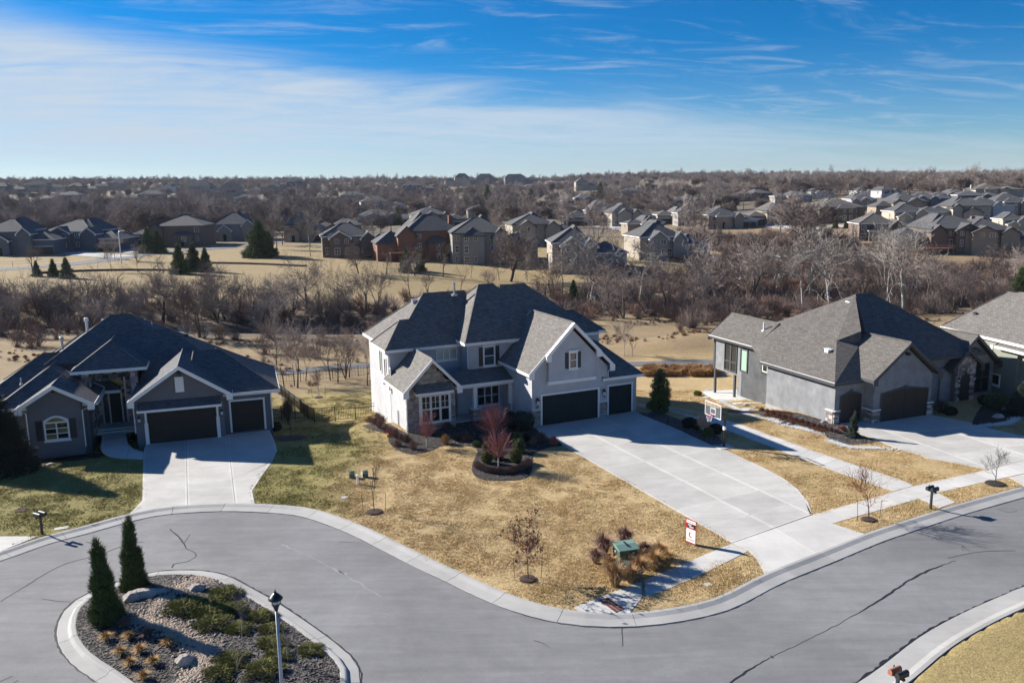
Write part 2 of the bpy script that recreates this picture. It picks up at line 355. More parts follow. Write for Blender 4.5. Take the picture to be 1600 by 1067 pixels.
# ------------------------------------------------------------------ outlines (surveyed on the ground)
def G(pts, z=0.0): return [W(a, b, z) for a, b in pts]
KB = catmull(G([(-330, 985), (-150, 915), (-60, 882), (0, 862), (67, 839), (124, 824), (202, 803), (262, 792), (337, 787), (397, 787), (460, 791), (500, 798), (563, 820), (618, 846), (671, 872), (719, 894), (780, 922), (837, 942), (900, 955), (972, 958), (1038, 952), (1095, 941), (1132, 928), (1196, 896), (1272, 866), (1352, 834), (1388, 822), (1460, 799), (1500, 787), (1600, 760), (1720, 731), (1900, 690), (2200, 640)]), 1.0)
OB = catmull(G([(1180, 1250), (1330, 1130), (1420, 1066), (1484, 1013), (1540, 979), (1600, 950), (1700, 908), (1850, 850), (2100, 780)]), 1.0)
ISL = catmull(G([(150, 1060), (116, 1037), (94, 1010), (88, 987), (94, 961), (112, 939), (146, 920), (188, 905), (232, 892), (277, 888), (319, 889), (356, 897), (397, 918), (431, 937), (480, 969), (525, 1002), (555, 1029), (562, 1051), (561, 1075), (545, 1110), (500, 1145), (420, 1170), (330, 1165), (240, 1125)]), 1.0, True)
a_ = sum((ISL[i].x*ISL[(i+1) % len(ISL)].y-ISL[(i+1) % len(ISL)].x*ISL[i].y) for i in range(len(ISL)))
if a_ > 0: ISL.reverse()   # clockwise, so offset(+) points inwards
ROADP = [(p.x, p.y) for p in offset(KB, .22)]+[(150, 40), (150, -40), (-80, -40), (-80, 20)]
OBP = [(p.x, p.y) for p in offset(OB, -.10)]+[(150, 60), (150, -60), (0, -60)]
def isroad(x, y): return y < 62 and inpoly(x, y, ROADP) and not (x > 4 and inpoly(x, y, OBP))
ISLI = offset(ISL+[ISL[0]], .72)[:-1]
def isl_z(x, y):
    d = dpoly(x, y, ISLI); return .03+.32*S(d/3.2)
# ------------------------------------------------------------------ ground sheet
def axis(lo, hi, step, far_lo, far_hi, g=1.11):
    a = list(np.arange(lo, hi+1e-6, step)); x = hi; s = step
    while x < far_hi: s *= g; x += s; a.append(x)
    x = lo; s = step; l = []
    while x > far_lo: s *= g; x -= s; l.append(x)
    return l[::-1]+a
xs = axis(-44, 44, .36, -3800, 3800, 1.085); ys = axis(24, 72, .36, -700, 5200, 1.045)
nx, ny = len(xs), len(ys)
GREEN = np.array((.22, .195, .05)); TAN = np.array((.46, .335, .165)); ROUGH = np.array((.27, .195, .105)); PARK = np.array((.29, .215, .10)); DARK = np.array((.10, .078, .060)); GOLD = np.array((.30, .185, .10)); WOODS = np.array((.10, .078, .062)); SHADEG = np.array((.15, .11, .045))
vs = []; cols = []
for j, y in enumerate(ys):
    for i, x in enumerate(xs):
        z = T(x, y)
        if y < 62 and -90 < x < 160 and isroad(x, y): z -= .32
        vs.append((x, y, z))
        s = scoord(x, y); nn = noise.noise(Vector((x/9.0, y/9.0, 0))); n2 = noise.noise(Vector((x/35.0, y/35.0, 7)))
        gmix = S((-x-7.5+nn*3)/7.0)*(.92 if y < 66 else .6)
        if x > 20: gmix = max(gmix, .35*S((x-30)/8.0))
        if inpoly(x, y, OBP): gmix = .45
        c = TAN*(1-gmix)+GREEN*gmix
        c = c*(1+.10*nn)
        bx_, by_ = x*math.cos(R(24))+y*math.sin(R(24)), 0
        if s > 14:
            a = S((s-(24+5*nn))/5.0); c = c*(1-a)+ROUGH*a*(1+.25*nn)
        dc = abs(s-creek_c(x)) if y < 260 else 99
        if s > 30: a = S((16-dc+6*nn)/10.0)*.9; c = c*(1-a)+DARK*a
        if s > 95:
            a = S((s-100)/8.0); c = c*(1-a)+PARK*(1+.15*n2)*a
        if y > 170:
            a = S((y-230)/120.0)*(.55+.45*S(n2*3+.6)); c = c*(1-a)+WOODS*a
        if 75 < x < 130 and 165 < y < 330:
            a = S((nn+.8))*S((x-60)/20.0)*.7; c = c*(1-a)+GOLD*a
        cols.append((*c, 1))
fs = [(j*nx+i, j*nx+i+1, (j+1)*nx+i+1, (j+1)*nx+i) for j in range(ny-1) for i in range(nx-1)]
me = bpy.data.meshes.new('ground'); me.from_pydata(vs, [], fs); me.materials.append(MATS['ground'])
ca = me.color_attributes.new('turf', 'FLOAT_COLOR', 'POINT'); ca.data.foreach_set('color', np.array(cols, dtype=np.float32).ravel())
me.shade_smooth(); ground = link('ground', me); tag(ground, kind='structure')
# ------------------------------------------------------------------ road, kerbs
road = flat('road', [Vector(p) for p in [(q.x, q.y, 0) for q in offset(KB, .5)]]+[Vector((150, 45, 0)), Vector((150, -20, 0)), Vector((-80, -20, 0)), Vector((-80, 22, 0))], -.10, 'asphalt'); tag(road, kind='structure')
def kerb_run(name, line, w, closed=False, sec=3, prof=None):
    root = thing(name, (0, 0, 0)); root['kind'] = 'structure'
    prof = prof or [(0, -.22), (0, .03), (.16, .032), (.42, -.04), (w*.98, -.078), (w, -.10), (w, -.18)]
    L = line+[line[0]] if closed else line
    i = 0
    while i < len(L)-1:
        seg = L[i:i+sec+1]
        if len(seg) < 2: break
        a, b = seg[0], seg[-1]
        da = (seg[1]-seg[0]).normalized()*.012; db = (seg[-1]-seg[-2]).normalized()*.012
        lines = []
        for off, z in prof:
            full = offset(L, off)[i:i+sec+1] if not closed else None
            if closed:
                LL = [line[k % len(line)] for k in range(i-1, i+sec+2)]; full = offset(LL, off)[1:1+len(seg)]
            full = [Vector((p.x, p.y, z)) for p in full]; full[0] = full[0]+da; full[-1] = full[-1]-db; lines.append(full)
        m = MB(); n = len(seg); vs = [p for k in range(n) for p in [l[k] for l in lines]]; q = len(prof)
        fs = [(k*q+j, k*q+j+1, (k+1)*q+j+1, (k+1)*q+j) for k in range(n-1) for j in range(q-1)]+[tuple(range(q)), tuple((n-1)*q+j for j in range(q-1, -1, -1))]
        m.add(vs, fs); m.build('kerb_section', 'conc_kerb', root); i += sec
    return root
kerb_run('kerb', KB, .98); kerb_run('kerb', [p for p in reversed(OB)], 1.25)
kerb_run('island_kerb', [p for p in ISL], .78, True, 4, [(0, -.18), (0, -.10), (.02, -.078), (.42, -.05), (.50, .04), (.56, .06), (.70, .06), (.74, .05), (.78, -.1)])
def strip(name, pts, w, z, mat, parent=None, jitter=.5, seed=1):
    r = random.Random(seed); pts = catmull([Vector((p[0], p[1], 0)) for p in pts], .22); vs = []; ww = w
    pts = [p+Vector((r.uniform(-1, 1), r.uniform(-1, 1), 0))*w*.5*jitter for p in pts]
    A = offset(pts, 1)
    for p, q in zip(pts, A):
        d = q-p; ww = max(w*.25, min(w*1.6, ww+r.uniform(-1, 1)*w*.3*jitter)); vs += [(p.x-d.x*ww/2, p.y-d.y*ww/2, z), (p.x+d.x*ww/2, p.y+d.y*ww/2, z)]
    m = MB(); m.add(vs, [(2*i, 2*i+1, 2*i+3, 2*i+2) for i in range(len(pts)-1)]); o = m.build(name, mat, parent)
    if sum(p.normal.z for p in o.data.polygons) < 0: o.data.flip_normals()
    return o
strip('joint_sealant', offset(KB, 1.0)[6:-6], .05, -.094, 'asphalt_seal', road, .9, 2)
strip('joint_sealant', offset(OB, -1.28), .13, -.094, 'asphalt_seal', road, .9, 3)
strip('joint_sealant', offset(ISL+[ISL[0]], -.03), .07, -.094, 'asphalt_seal', road, .9, 4)
CR = [([(1140, 1067), (1180, 1040), (1210, 1024), (1290, 985), (1370, 940), (1432, 900), (1496, 874)], .075), ([(1205, 1024), (1209, 1026), (1207, 1030)], .07),
      ([(265, 826), (282, 842), (292, 858), (303, 862), (307, 869), (290, 878), (272, 880), (269, 888)], .07), ([(287, 848), (298, 834)], .04),
      ([(0, 940), (50, 909), (78, 892), (110, 878), (150, 868), (200, 850), (225, 846)], .055), ([(65, 935), (90, 939), (110, 940)], .035),
      ([(0, 1064), (20, 1056)], .05), ([(20, 1067), (35, 1058)], .05), ([(835, 1000), (848, 1004), (860, 1012)], .05), ([(972, 970), (972, 985), (973, 1010)], .03),
      ([(1480, 872), (1530, 862), (1590, 860)], .03), ([(1396, 966), (1400, 968)], .10), ([(1560, 796), (1575, 800), (1590, 798)], .05), ([(530, 846), (570, 848)], .02), ([(560, 1067), (590, 1068)], .04)]
for k, (c, wd) in enumerate(CR): strip('crack', G(c, -.1), wd, -.095, 'asphalt_seal', road, .8, 20+k)
pmat('salt_streak', (.27, .275, .29), .9)
for k, c in enumerate([[(440, 850), (490, 872), (530, 893), (560, 910), (600, 935)], [(520, 888), (545, 900)]]): strip('seam_stain', G(c, -.1), .09, -.0955, 'salt_streak', road, 1.2, 50+k)
# ------------------------------------------------------------------ concrete slabs cut into panels
def clip(poly, p, n, keep=1):
    out = []; m = len(poly)
    for i in range(m):
        a, b = poly[i], poly[(i+1) % m]; da = ((a-p).dot(n))*keep; db = ((b-p).dot(n))*keep
        if da >= 0: out.append(a)
        if (da > 0) != (db > 0) and abs(da-db) > 1e-9: out.append(a.lerp(b, da/(da-db)))
    return out
def area(poly): return abs(sum(poly[i].x*poly[(i+1) % len(poly)].y-poly[(i+1) % len(poly)].x*poly[i].y for i in range(len(poly))))/2
def slabs(root, poly, cuts, z, mats=('conc_edge', 'conc'), border=.15, name='concrete_panel', gap=.012, thick=.14, zf=None):
    pieces = [poly]
    for a, b in cuts:
        d = (b-a); d.z = 0; d.normalize(); n = Vector((-d.y, d.x, 0)); nxt = []
        for q in pieces:
            for k in (1, -1):
                c = clip(q, a+n*(gap*k), n, k)
                if len(c) > 2 and area(c) > .12: nxt.append(c)
        pieces = nxt
    for q in pieces:
        q = [v for i, v in enumerate(q) if (v-q[i-1]).length > .03]
        if len(q) < 3: continue
        o = flat(name, q, z, mats[0], root, thick, zf)
        if border:
            bm = bmesh.new(); bm.from_mesh(o.data)
            fs = [f for f in bm.faces if f.normal.z > .9]
            res = bmesh.ops.dissolve_faces(bm, faces=fs)
            top = [f for f in bm.faces if f.normal.z > .9]
            if top:
                r = bmesh.ops.inset_region(bm, faces=top, thickness=border, depth=0)
                o.data.materials.append(MATS[mats[1]])
                for f in top: f.material_index = 1
            bmesh.ops.triangulate(bm, faces=[f for f in bm.faces if len(f.verts) > 4]); bm.to_mesh(o.data); bm.free()
def structure(name):
    r = thing(name, (0, 0, 0)); r['kind'] = 'structure'; return r
drive = structure('driveway')
dz = Vector((0, 0, 0))
MD = G([(833, 669), (1144, 848), (1269, 803.5), (1263, 785), (1247, 765), (1225, 748), (1197, 733), (1146, 709), (1056, 669), (993, 643)])
def cut(a, b): return (W(*a), W(*b))
slabs(drive, MD, [cut((1000, 717), (1208, 824)), cut((1056, 706), (1264, 802)), cut((1046, 799), (1267, 748)), cut((1095, 827), (1263, 778)), cut((947, 733), (1169, 690)), cut((1000, 769), (1180, 725)), cut((900, 707), (1100, 668)), cut((870, 690), (1050, 655))], .020)
apron = structure('driveway_apron')
slabs(apron, G([(1144.5, 848.5), (1170, 860.5), (1182, 873), (1196, 897), (1274, 868), (1352, 834.5), (1305, 819.5), (1270, 804.5)]), [cut((1208, 824), (1275, 865)), ], .016, ('conc_edge', 'conc_walk'), .0)
walk = structure('sidewalk')
def walkway(root, up_, lo, npan, z=.015, mats=('conc_walk', 'conc_walk')):
    a = catmull(G(up_), .5); b = catmull(G(lo), .5)
    def at_(l, t):
        f = t*(len(l)-1); i = min(int(f), len(l)-2); return l[i].lerp(l[i+1], f-i)
    for k in range(npan):
        ts = [(k+j/3)/npan for j in range(4)]; A = [at_(a, t) for t in ts]; B = [at_(b, t) for t in ts]
        q = A+B[::-1]; e = .012/max(.5, (A[0]-A[-1]).length)
        q = [A[0].lerp(A[-1], e), A[1], A[2], A[-1].lerp(A[0], e), B[-1].lerp(B[0], e), B[2], B[1], B[0].lerp(B[-1], e)]
        o = flat('concrete_panel', [Vector((p.x, p.y, 0)) for p in q], z, mats[0], root, .14, lambda x, y: T(x, y))
walkway(walk, [(1143.5, 849), (1065, 882), (1003, 908)], [(1168.5, 861), (1086, 902), (1002, 935.5)], 6)
slabs(walk, G([(1003, 908.3), (950, 928), (897, 949), (906, 955.5), (940, 957.5), (984, 957.5), (992, 947), (1002.5, 935)]), [cut((975, 915), (996, 942))], .015, ('conc_walk', 'conc_walk'), 0)
walkway(walk, [(1270.5, 804.5), (1398, 768), (1428, 759.5), (1544, 733.5), (1600, 719), (1700, 697)], [(1299.5, 818), (1440, 778), (1472, 768), (1576, 745), (1630, 733), (1730, 711)], 18)
walkway(walk, [(1436, 779), (1473, 795.5)], [(1467, 770.5), (1498, 788)], 2)
walkway(structure('path'), [(998, 626.5), (1084, 640), (1140, 657.5), (1197, 677.5), (1281, 708), (1400, 747), (1427, 759.5)], [(998, 634), (1042, 640.5), (1098, 657.5), (1169, 684.5), (1253, 716.5), (1337, 747.5), (1398, 768)], 22)
RD = structure('driveway')
slabs(RD, G([(1318, 668), (1362, 685), (1400, 700), (1451, 716), (1500, 725), (1541, 733.5), (1600, 718.5), (1700, 696), (1640, 690), (1552, 671), (1515, 660), (1456, 648.5), (1446, 649), (1372, 658), (1362, 662), (1350, 659), (1312, 661)]), [cut((1380, 672), (1555, 735)), cut((1465, 668), (1620, 717)), cut((1400, 700), (1530, 685)), cut((1360, 683), (1500, 668)), cut((1460, 716), (1600, 694))], .018)
slabs(structure('driveway_apron'), G([(1577, 746), (1601, 760.5), (1760, 722), (1732, 712), (1632, 733.5)]), [cut((1640, 735), (1680, 745))], .016, ('conc_walk', 'conc_walk'), 0)
LD = structure('driveway')
slabs(LD, G([(228, 694), (224, 706), (222.5, 782), (202, 803.5), (262, 792.5), (337, 787.5), (398, 787.5), (394, 767), (410, 742), (425, 722), (433, 704), (429, 689), (421, 672), (350, 679)]), [cut((291, 690), (293, 790)), cut((355, 680), (368, 790)), cut((224, 746), (420, 722)), cut((222, 765), (400, 745))], .02)
slabs(structure('driveway'), G([(-80, 850), (-10, 838), (59, 838), (0, 861.5), (-60, 881)]), [cut((0, 838), (-30, 875))], .018, ('conc_walk', 'conc_walk'), 0)
lw = structure('front_walk')
slabs(lw, G([(157, 699), (161, 706), (170, 711), (190, 716), (223, 718), (223.5, 706), (210, 702), (200, 694), (196, 676), (196, 662), (158, 663), (160, 682)]), [cut((158, 690), (200, 684)), cut((195, 722), (205, 695))], .012, ('conc_walk', 'conc_walk'), 0)
mw = structure('front_walk')
walkway(mw, [(736, 656), (739, 662), (747, 668), (769, 675.5), (801, 679), (832, 678)], [(713, 664), (719, 669), (731, 676), (750, 683.5), (779, 686.5), (846, 682)], 7)
# paths across the creek park
pmat('path_asphalt', (.13, .13, .14), .9, nscale=2, namt=.1)
def ribbon(name, pts, w, z, mat, parent=None):
    l = catmull([P(*p) if not isinstance(p, Vector) else p for p in pts], 2.0); a = offset(l, w/2); b = offset(l, -w/2)
    m = MB(); vs = [v for p, q in zip(a, b) for v in ((p.x, p.y, T(p.x, p.y)+z), (q.x, q.y, T(q.x, q.y)+z))]
    m.add(vs, [(2*i, 2*i+1, 2*i+3, 2*i+2) for i in range(len(l)-1)]); o = m.build(name, mat, parent)
    if sum(p.normal.z for p in o.data.polygons) < 0: o.data.flip_normals()
    return o
tag(ribbon('trail', [(200, 592), (440, 582), (520, 574), (580, 571), (640, 568), (800, 570), (1000, 569), (1060, 568), (1110, 567), (1200, 575), (1400, 560)], 2.4, .05, 'path_asphalt'), kind='structure')
tag(ribbon('road', [(-60, 424), (0, 421), (110, 413), (190, 403), (260, 393), (330, 389), (420, 380), (480, 374)], 8.0, .06, 'path_asphalt'), kind='structure')
tag(ribbon('driveway', [(90, 392), (140, 398), (195, 402)], 8.0, .09, 'conc_old'), kind='structure')
tag(ribbon('driveway', [(200, 388), (215, 395)], 7.0, .09, 'conc_old'), kind='structure')
tag(ribbon('road', [(1140, 357), (1190, 352), (1250, 358), (1320, 352)], 8.0, .06, 'conc_old'), kind='structure')
tag(ribbon('road', [(925, 352), (960, 356), (1000, 362), (1060, 364), (1110, 366)], 9.0, .07, 'conc_old'), kind='structure')
# creek water
l = []
for k in range(-200, 48, 3):
    x = float(k); lo = 60.0; hi = 330.0
    for _ in range(40):
        mid = (lo+hi)/2
        if scoord(x, mid) < creek_c(x): lo = mid
        else: hi = mid
    l.append(Vector((x, lo, 0)))
a = offset(l, 4.6); b = offset(l, -4.6); m = MB()
def wz(p): return T(p.x, p.y)+.62
m.add([v for p, q, c in zip(a, b, l) for v in ((p.x, p.y, wz(c)), (q.x, q.y, wz(c)))], [(2*i, 2*i+1, 2*i+3, 2*i+2) for i in range(len(l)-1)])
tag(m.build('water', 'water'), kind='structure')
# ------------------------------------------------------------------ planting beds
def bed(name, pts, z, mat, smooth_=True, zf=T):
    g = G(pts); g = catmull(g, .4, True) if smooth_ else g
    o = flat(name, g, z, mat, zf=zf); tag(o, kind='structure'); return g
B1 = bed('planting_bed', [(570, 655), (566, 660), (578, 670), (604, 679), (608, 692), (622, 704), (645, 710), (674, 704), (688, 697), (712, 696), (731, 697), (746, 704), (738, 726), (740, 742), (757, 750), (789, 751), (818, 748), (830, 738), (832, 716), (837, 707), (860, 699), (879, 697), (868, 688), (846, 683), (833, 668), (770, 655), (720, 655), (650, 680), (600, 655), (590, 650)], .03, 'mulch')
B2 = bed('planting_bed', [(996, 645), (1010, 646), (1030, 643), (1050, 652), (1084, 663), (1118, 680), (1128, 691), (1119, 698), (1056, 670)], .03, 'mulch')
B3 = bed('planting_bed', [(1137, 633), (1160, 640), (1180, 642), (1191, 650), (1225, 660), (1282, 676), (1296, 687), (1323, 694), (1367, 690), (1343, 679), (1318, 668), (1296, 660), (1212, 636), (1151, 627)], .03, 'mulch')
WR = structure('gravel_strip')
WRL = [[(1100, 622), (1112, 616), (1104, 610), (1122, 612), (1130, 628), (1160, 641), (1172, 638)], [(1166, 638), (1163, 646), (1180, 651), (1200, 655), (1215, 654)], [(1204, 655), (1226, 664), (1250, 668), (1272, 675), (1283, 679)], [(1296, 688), (1315, 697), (1345, 700), (1372, 700), (1400, 703)], [(1520, 668), (1545, 664), (1570, 664), (1582, 658), (1592, 652), (1620, 652)]]
for q in WRL: ribbon('gravel_sheet', [P(*p) for p in q], .55, .045, 'white_rock', WR)
B4 = bed('planting_bed', [(1520, 664), (1545, 662), (1568, 662), (1580, 655), (1590, 650), (1625, 650), (1625, 625), (1555, 618), (1530, 640)], .03, 'mulch')
B5 = bed('planting_bed', [(0, 735), (30, 727), (60, 722), (90, 716), (135, 711), (158, 706), (156, 690), (90, 700), (40, 712), (0, 700), (-40, 720), (-40, 740)], .03, 'mulch')
B6 = bed('planting_bed', [(421, 672), (435, 673), (462, 676), (479, 681), (474, 687), (458, 689), (432, 688)], .03, 'mulch_brown')
slabs(structure('patio'), [P(*q) for q in [(1098, 612), (1150, 609), (1204, 618), (1200, 630), (1150, 632), (1118, 624)]], [], .05, ('conc_walk', 'conc_walk'), 0, zf=T)
# island bed: a low mound of bark mulch
m = MB(); n = len(ISLI); cxy = sum(ISLI, Vector())/n; K = 14; vs = []
for k in range(K+1):
    t = k/K
    for p in ISLI:
        q = p.lerp(cxy, t); vs.append((q.x, q.y, isl_z(q.x, q.y)+.02*noise.noise(Vector((q.x*2, q.y*2, 0)))))
m.add(vs, [(k*n+i, k*n+(i+1) % n, (k+1)*n+(i+1) % n, (k+1)*n+i) for k in range(K) for i in range(n)])
o = m.build('planting_bed', 'mulch', None, True); tag(o, kind='structure')
if sum(p.normal.z for p in o.data.polygons) < 0: o.data.flip_normals()
# ------------------------------------------------------------------ house kit (local axes: u right, v back, z up)
def uv_slopes(o):
    me = o.data; uvl = me.uv_layers.new(name='UVMap'); Zv = Vector((0, 0, 1))
    for p in me.polygons:
        n = p.normal; h = Zv.cross(n)
        h = h.normalized() if h.length > 1e-3 else Vector((1, 0, 0)); s = n.cross(h)
        for li in p.loop_indices:
            c = me.vertices[me.loops[li].vertex_index].co; uvl.data[li].uv = (c.dot(h), c.dot(s))
def fascia_ring(par, u0, u1, v0, v1, z, mat, h=.2, sides='flbr'):
    m = MB(); t = .035
    if 'f' in sides: m.box(u0-t, u1+t, v0-t, v0-.002, z-h, z+.03)
    if 'b' in sides: m.box(u0-t, u1+t, v1+.002, v1+t, z-h, z+.03)
    if 'l' in sides: m.box(u0-t, u0-.002, v0, v1, z-h, z+.03)
    if 'r' in sides: m.box(u1+.002, u1+t, v0, v1, z-h, z+.03)
    return m.build('fascia', mat, par)
def hip(par, u0, u1, v0, v1, z, ra, rb, mat, fmat='white_trim', sides='flbr', caps=True, fh=.2, name='roof'):
    A, B, C, D = (u0, v0, z), (u1, v0, z), (u1, v1, z), (u0, v1, z); m = MB()
    along_u = abs(rb[0]-ra[0]) >= abs(rb[1]-ra[1])
    m.add([A, B, C, D, ra, rb], [(0, 1, 5, 4), (1, 2, 5), (2, 3, 4, 5), (3, 0, 4), (3, 2, 1, 0)] if along_u else [(0, 1, 4), (1, 2, 5, 4), (2, 3, 5), (3, 0, 4, 5), (3, 2, 1, 0)])
    o = m.build(name, mat, par); uv_slopes(o)
    if fmat: fascia_ring(par, u0, u1, v0, v1, z, fmat, fh, sides)
    if caps:
        c = MB(); up_ = Vector((0, 0, .03))
        prs = [(A, ra), (D, ra), (B, rb), (C, rb), (ra, rb)] if along_u else [(A, ra), (B, ra), (C, rb), (D, rb), (ra, rb)]
        for p, q in prs:
            p, q = Vector(p), Vector(q)
            if (p-q).length < .3: continue
            c.tube([p+up_*.4, q+up_*.4], .075, 4)
        co = c.build('ridge_cap', mat, par); uv_slopes(co)
    return o
def gable(par, uL, zL, ur, zr, uR, zR, v0, v1, mat, rake='white_trim', th=.13, fmat=None, back=True, rw=.26):
    """gable roof with its ridge running front to back"""
    m = MB()
    for (a, b) in (((uL, zL), (ur, zr)), ((ur, zr), (uR, zR))):
        (x0, z0), (x1, z1) = a, b
        m.add([(x0, v0, z0), (x1, v0, z1), (x1, v1, z1), (x0, v1, z0), (x0, v0, z0-th), (x1, v0, z1-th), (x1, v1, z1-th), (x0, v1, z0-th)],
              [(0, 1, 2, 3), (7, 6, 5, 4), (4, 5, 1, 0), (2, 6, 7, 3), (0, 3, 7, 4), (1, 5, 6, 2)])
    o = m.build('roof', mat, par); uv_slopes(o)
    fm = fmat or rake; f = MB()
    f.box(uL-.04, uL-.003, v0, v1, zL-.2, zL+.02); f.build('fascia', fm, par); MB().box(uR+.003, uR+.04, v0, v1, zR-.2, zR+.02).build('fascia', fm, par)
    k = MB()
    for v, s in ((v0, -1),)+(((v1, 1),) if back else ()):
        w0, w1 = (v-.045, v-.003) if s < 0 else (v+.003, v+.045)
        for (x, zz, d) in ((uL, zL, 1), (uR, zR, -1)):
            k = MB(); xe = x-d*.04; sl_ = (zr-zz)/abs(ur-x)
            pl_ = [(xe, zz-.42), (x+d*.42, zz-.42), (x+d*.42, zz-rw+sl_*.42), (ur, zr-rw), (ur, zr+.03), (xe, zz+.03)]
            k.prism(pl_, w0, w1); k.build('rake_board', rake, par)
    c = MB(); c.tube([(ur, v0, zr+.02), (ur, v1, zr+.02)], .07, 4); co = c.build('ridge_cap', mat, par); uv_slopes(co)
    return o
def wall(par, u0, u1, v0, v1, z0, z1, mat): return MB().box(u0, u1, v0, v1, z0, z1).build('wall', mat, par)
def gwall(par, poly, v0, v1, mat): return MB().prism(poly, v0, v1).build('wall', mat, par)
def fb(m, face, pl, a0, a1, z0, z1, o0, o1):
    """box lying on a wall face: a = along the wall, o = distance out of it"""
    if face == 'f': m.box(a0, a1, pl-o1, pl-o0, z0, z1)
    elif face == 'l': m.box(pl-o1, pl-o0, a0, a1, z0, z1)
    elif face == 'r': m.box(pl+o0, pl+o1, a0, a1, z0, z1)
    else: m.box(a0, a1, pl+o0, pl+o1, z0, z1)
def window(par, face, pl, a0, a1, z0, z1, nx=2, nz=2, frame='white_trim', fw_=.11, glass='glass', mull=.05, sill=True, blind=None, head=False, thinx=1, thinz=1):
    m = MB()
    fb(m, face, pl, a0-fw_, a0, z0-fw_, z1+fw_, 0.004, .07); fb(m, face, pl, a1, a1+fw_, z0-fw_, z1+fw_, 0.004, .07)
    fb(m, face, pl, a0, a1, z1, z1+fw_, .004, .068); fb(m, face, pl, a0, a1, z0-fw_, z0, .004, .068)
    for i in range(1, nx):
        x = a0+(a1-a0)*i/nx; fb(m, face, pl, x-mull, x+mull, z0, z1, .012, .06)
    for i in range(1, nz):
        z = z0+(z1-z0)*i/nz; fb(m, face, pl, a0, a1, z-mull*.6, z+mull*.6, .011, .055)
    if sill: fb(m, face, pl, a0-fw_-.06, a1+fw_+.06, z0-fw_-.1, z0-fw_-.003, .004, .11)
    if head: fb(m, face, pl, a0-fw_-.06, a1+fw_+.06, z1+fw_+.003, z1+fw_+.12, .004, .10)
    w_ = m.build('window', frame, par)
    g = MB()
    for i in range(nx):
        for j in range(nz):
            x0 = a0+(a1-a0)*i/nx; x1 = a0+(a1-a0)*(i+1)/nx; y0 = z0+(z1-z0)*j/nz; y1 = z0+(z1-z0)*(j+1)/nz
            g2 = MB(); fb(g2, face, pl, x0, x1, y0, y1, .004, .01)
            g2.build('pane', (glass[(i+j) % len(glass)] if isinstance(glass, tuple) else glass), w_)
    if blind:
        b_ = MB(); k = max(3, int((z1-z0)/.12))
        for i in range(k):
            zz = z0+(z1-z0)*(i+.1)/k; fb(b_, face, pl, a0+.02, a1-.02, zz, zz+(z1-z0)/k*.78, .0105, .0112+.004)
        b_.build('blind', blind, w_)
    return w_
def shutter(par, face, pl, a0, a1, z0, z1, mat='charcoal'):
    m = MB(); fb(m, face, pl, a0, a1, z0, z1, .004, .045)
    k = int((z1-z0)/.13)
    for i in range(k): zz = z0+.05+(z1-z0-.1)*i/k; fb(m, face, pl, a0+.04, a1-.04, zz, zz+.07, .045, .06)
    return m.build('shutter', mat, par)
def garage_door(par, pl, a0, a1, z0, z1, npan, mat='door_black', rows=1, frame='white_trim', rec=.10, fw_=.14, arch=0):
    if frame:
        m = MB(); m.box(a0-fw_, a0, pl-.05, pl+.02, z0, z1+fw_); m.box(a1, a1+fw_, pl-.05, pl+.02, z0, z1+fw_); m.box(a0, a1, pl-.05, pl+.02, z1, z1+fw_); m.build('door_frame', frame, par)
    root = MB().box(a0, a1, pl-.012, pl+.03, z0, z1).build('garage_door', mat, par)
    W_ = (a1-a0)/npan
    for i in range(npan):
        for r in range(rows):
            zz0 = z0+(z1-z0)*r/rows; zz1 = z0+(z1-z0)*(r+1)/rows
            MB().box(a0+W_*i+.015, a0+W_*(i+1)-.015, pl-.032, pl-.012, zz0+.015, zz1-.015).build('door_panel', mat, root)
    return root
def stones(par, face, pl, a0, a1, z0, z1, mat='stone_buff', seed=1, h=(.10, .24), w=(.22, .62), clipf=None, out=.07, label=None):
    r = random.Random(seed); m = MB(); z = z0
    while z < z1-.03:
        hh = min(r.uniform(*h), z1-z)
        if z1-z-hh < .07: hh = z1-z
        a = a0-r.uniform(0, .2)
        while a < a1:
            ww = r.uniform(*w); x0, x1 = max(a0, a), min(a1, a+ww); a += ww
            if x1-x0 < .05: continue
            if clipf and not clipf((x0+x1)/2, z+hh/2): continue
            o1 = out+r.uniform(-.022, .022)
            fb(m, face, pl, x0+.008, x1-.008, z+.008, z+hh-.008, 0.01, o1)
        z += hh
    o = m.build('stone', mat, par, fix=False); o['kind'] = 'stuff'
    k = MB(); fb(k, face, pl, a0, a1, z0, z1, .0, .035)
    if not clipf: k.build('mortar', 'mortar', par)
    return o
def lantern(par, face, pl, a, z, s=1.0):
    c = (a, pl-.16*s) if face == 'f' else (pl-.16*s, a)
    m = MB(); fb(m, face, pl, a-.06*s, a+.06*s, z-.1*s, z+.2*s, .0, .03)
    m.tube([(a, pl, z+.18*s), (a, pl-.1*s, z+.26*s), (c[0], c[1], z+.26*s)] if face == 'f' else [(pl, a, z+.18*s), (c[0], c[1], z+.26*s)], .02*s, 5)
    m.lathe([(.02*s, z-.3*s), (.05*s, z-.24*s), (.075*s, z-.16*s)], 8, (c[0], c[1], 0)); m.lathe([(.14*s, z+.1*s), (.12*s, z+.14*s), (.04*s, z+.24*s), (.015*s, z+.3*s)], 8, (c[0], c[1], 0))
    o = m.build('wall_lantern', 'black_metal', par)
    MB().lathe([(.07*s, z-.16*s), (.11*s, z+.1*s)], 8, (c[0], c[1], 0)).build('lens', 'lamp_lens', o); return o
def spout(par, pts, mat='white_trim', r=.04): return MB().tube(pts, r, 4).build('downspout', mat, par)
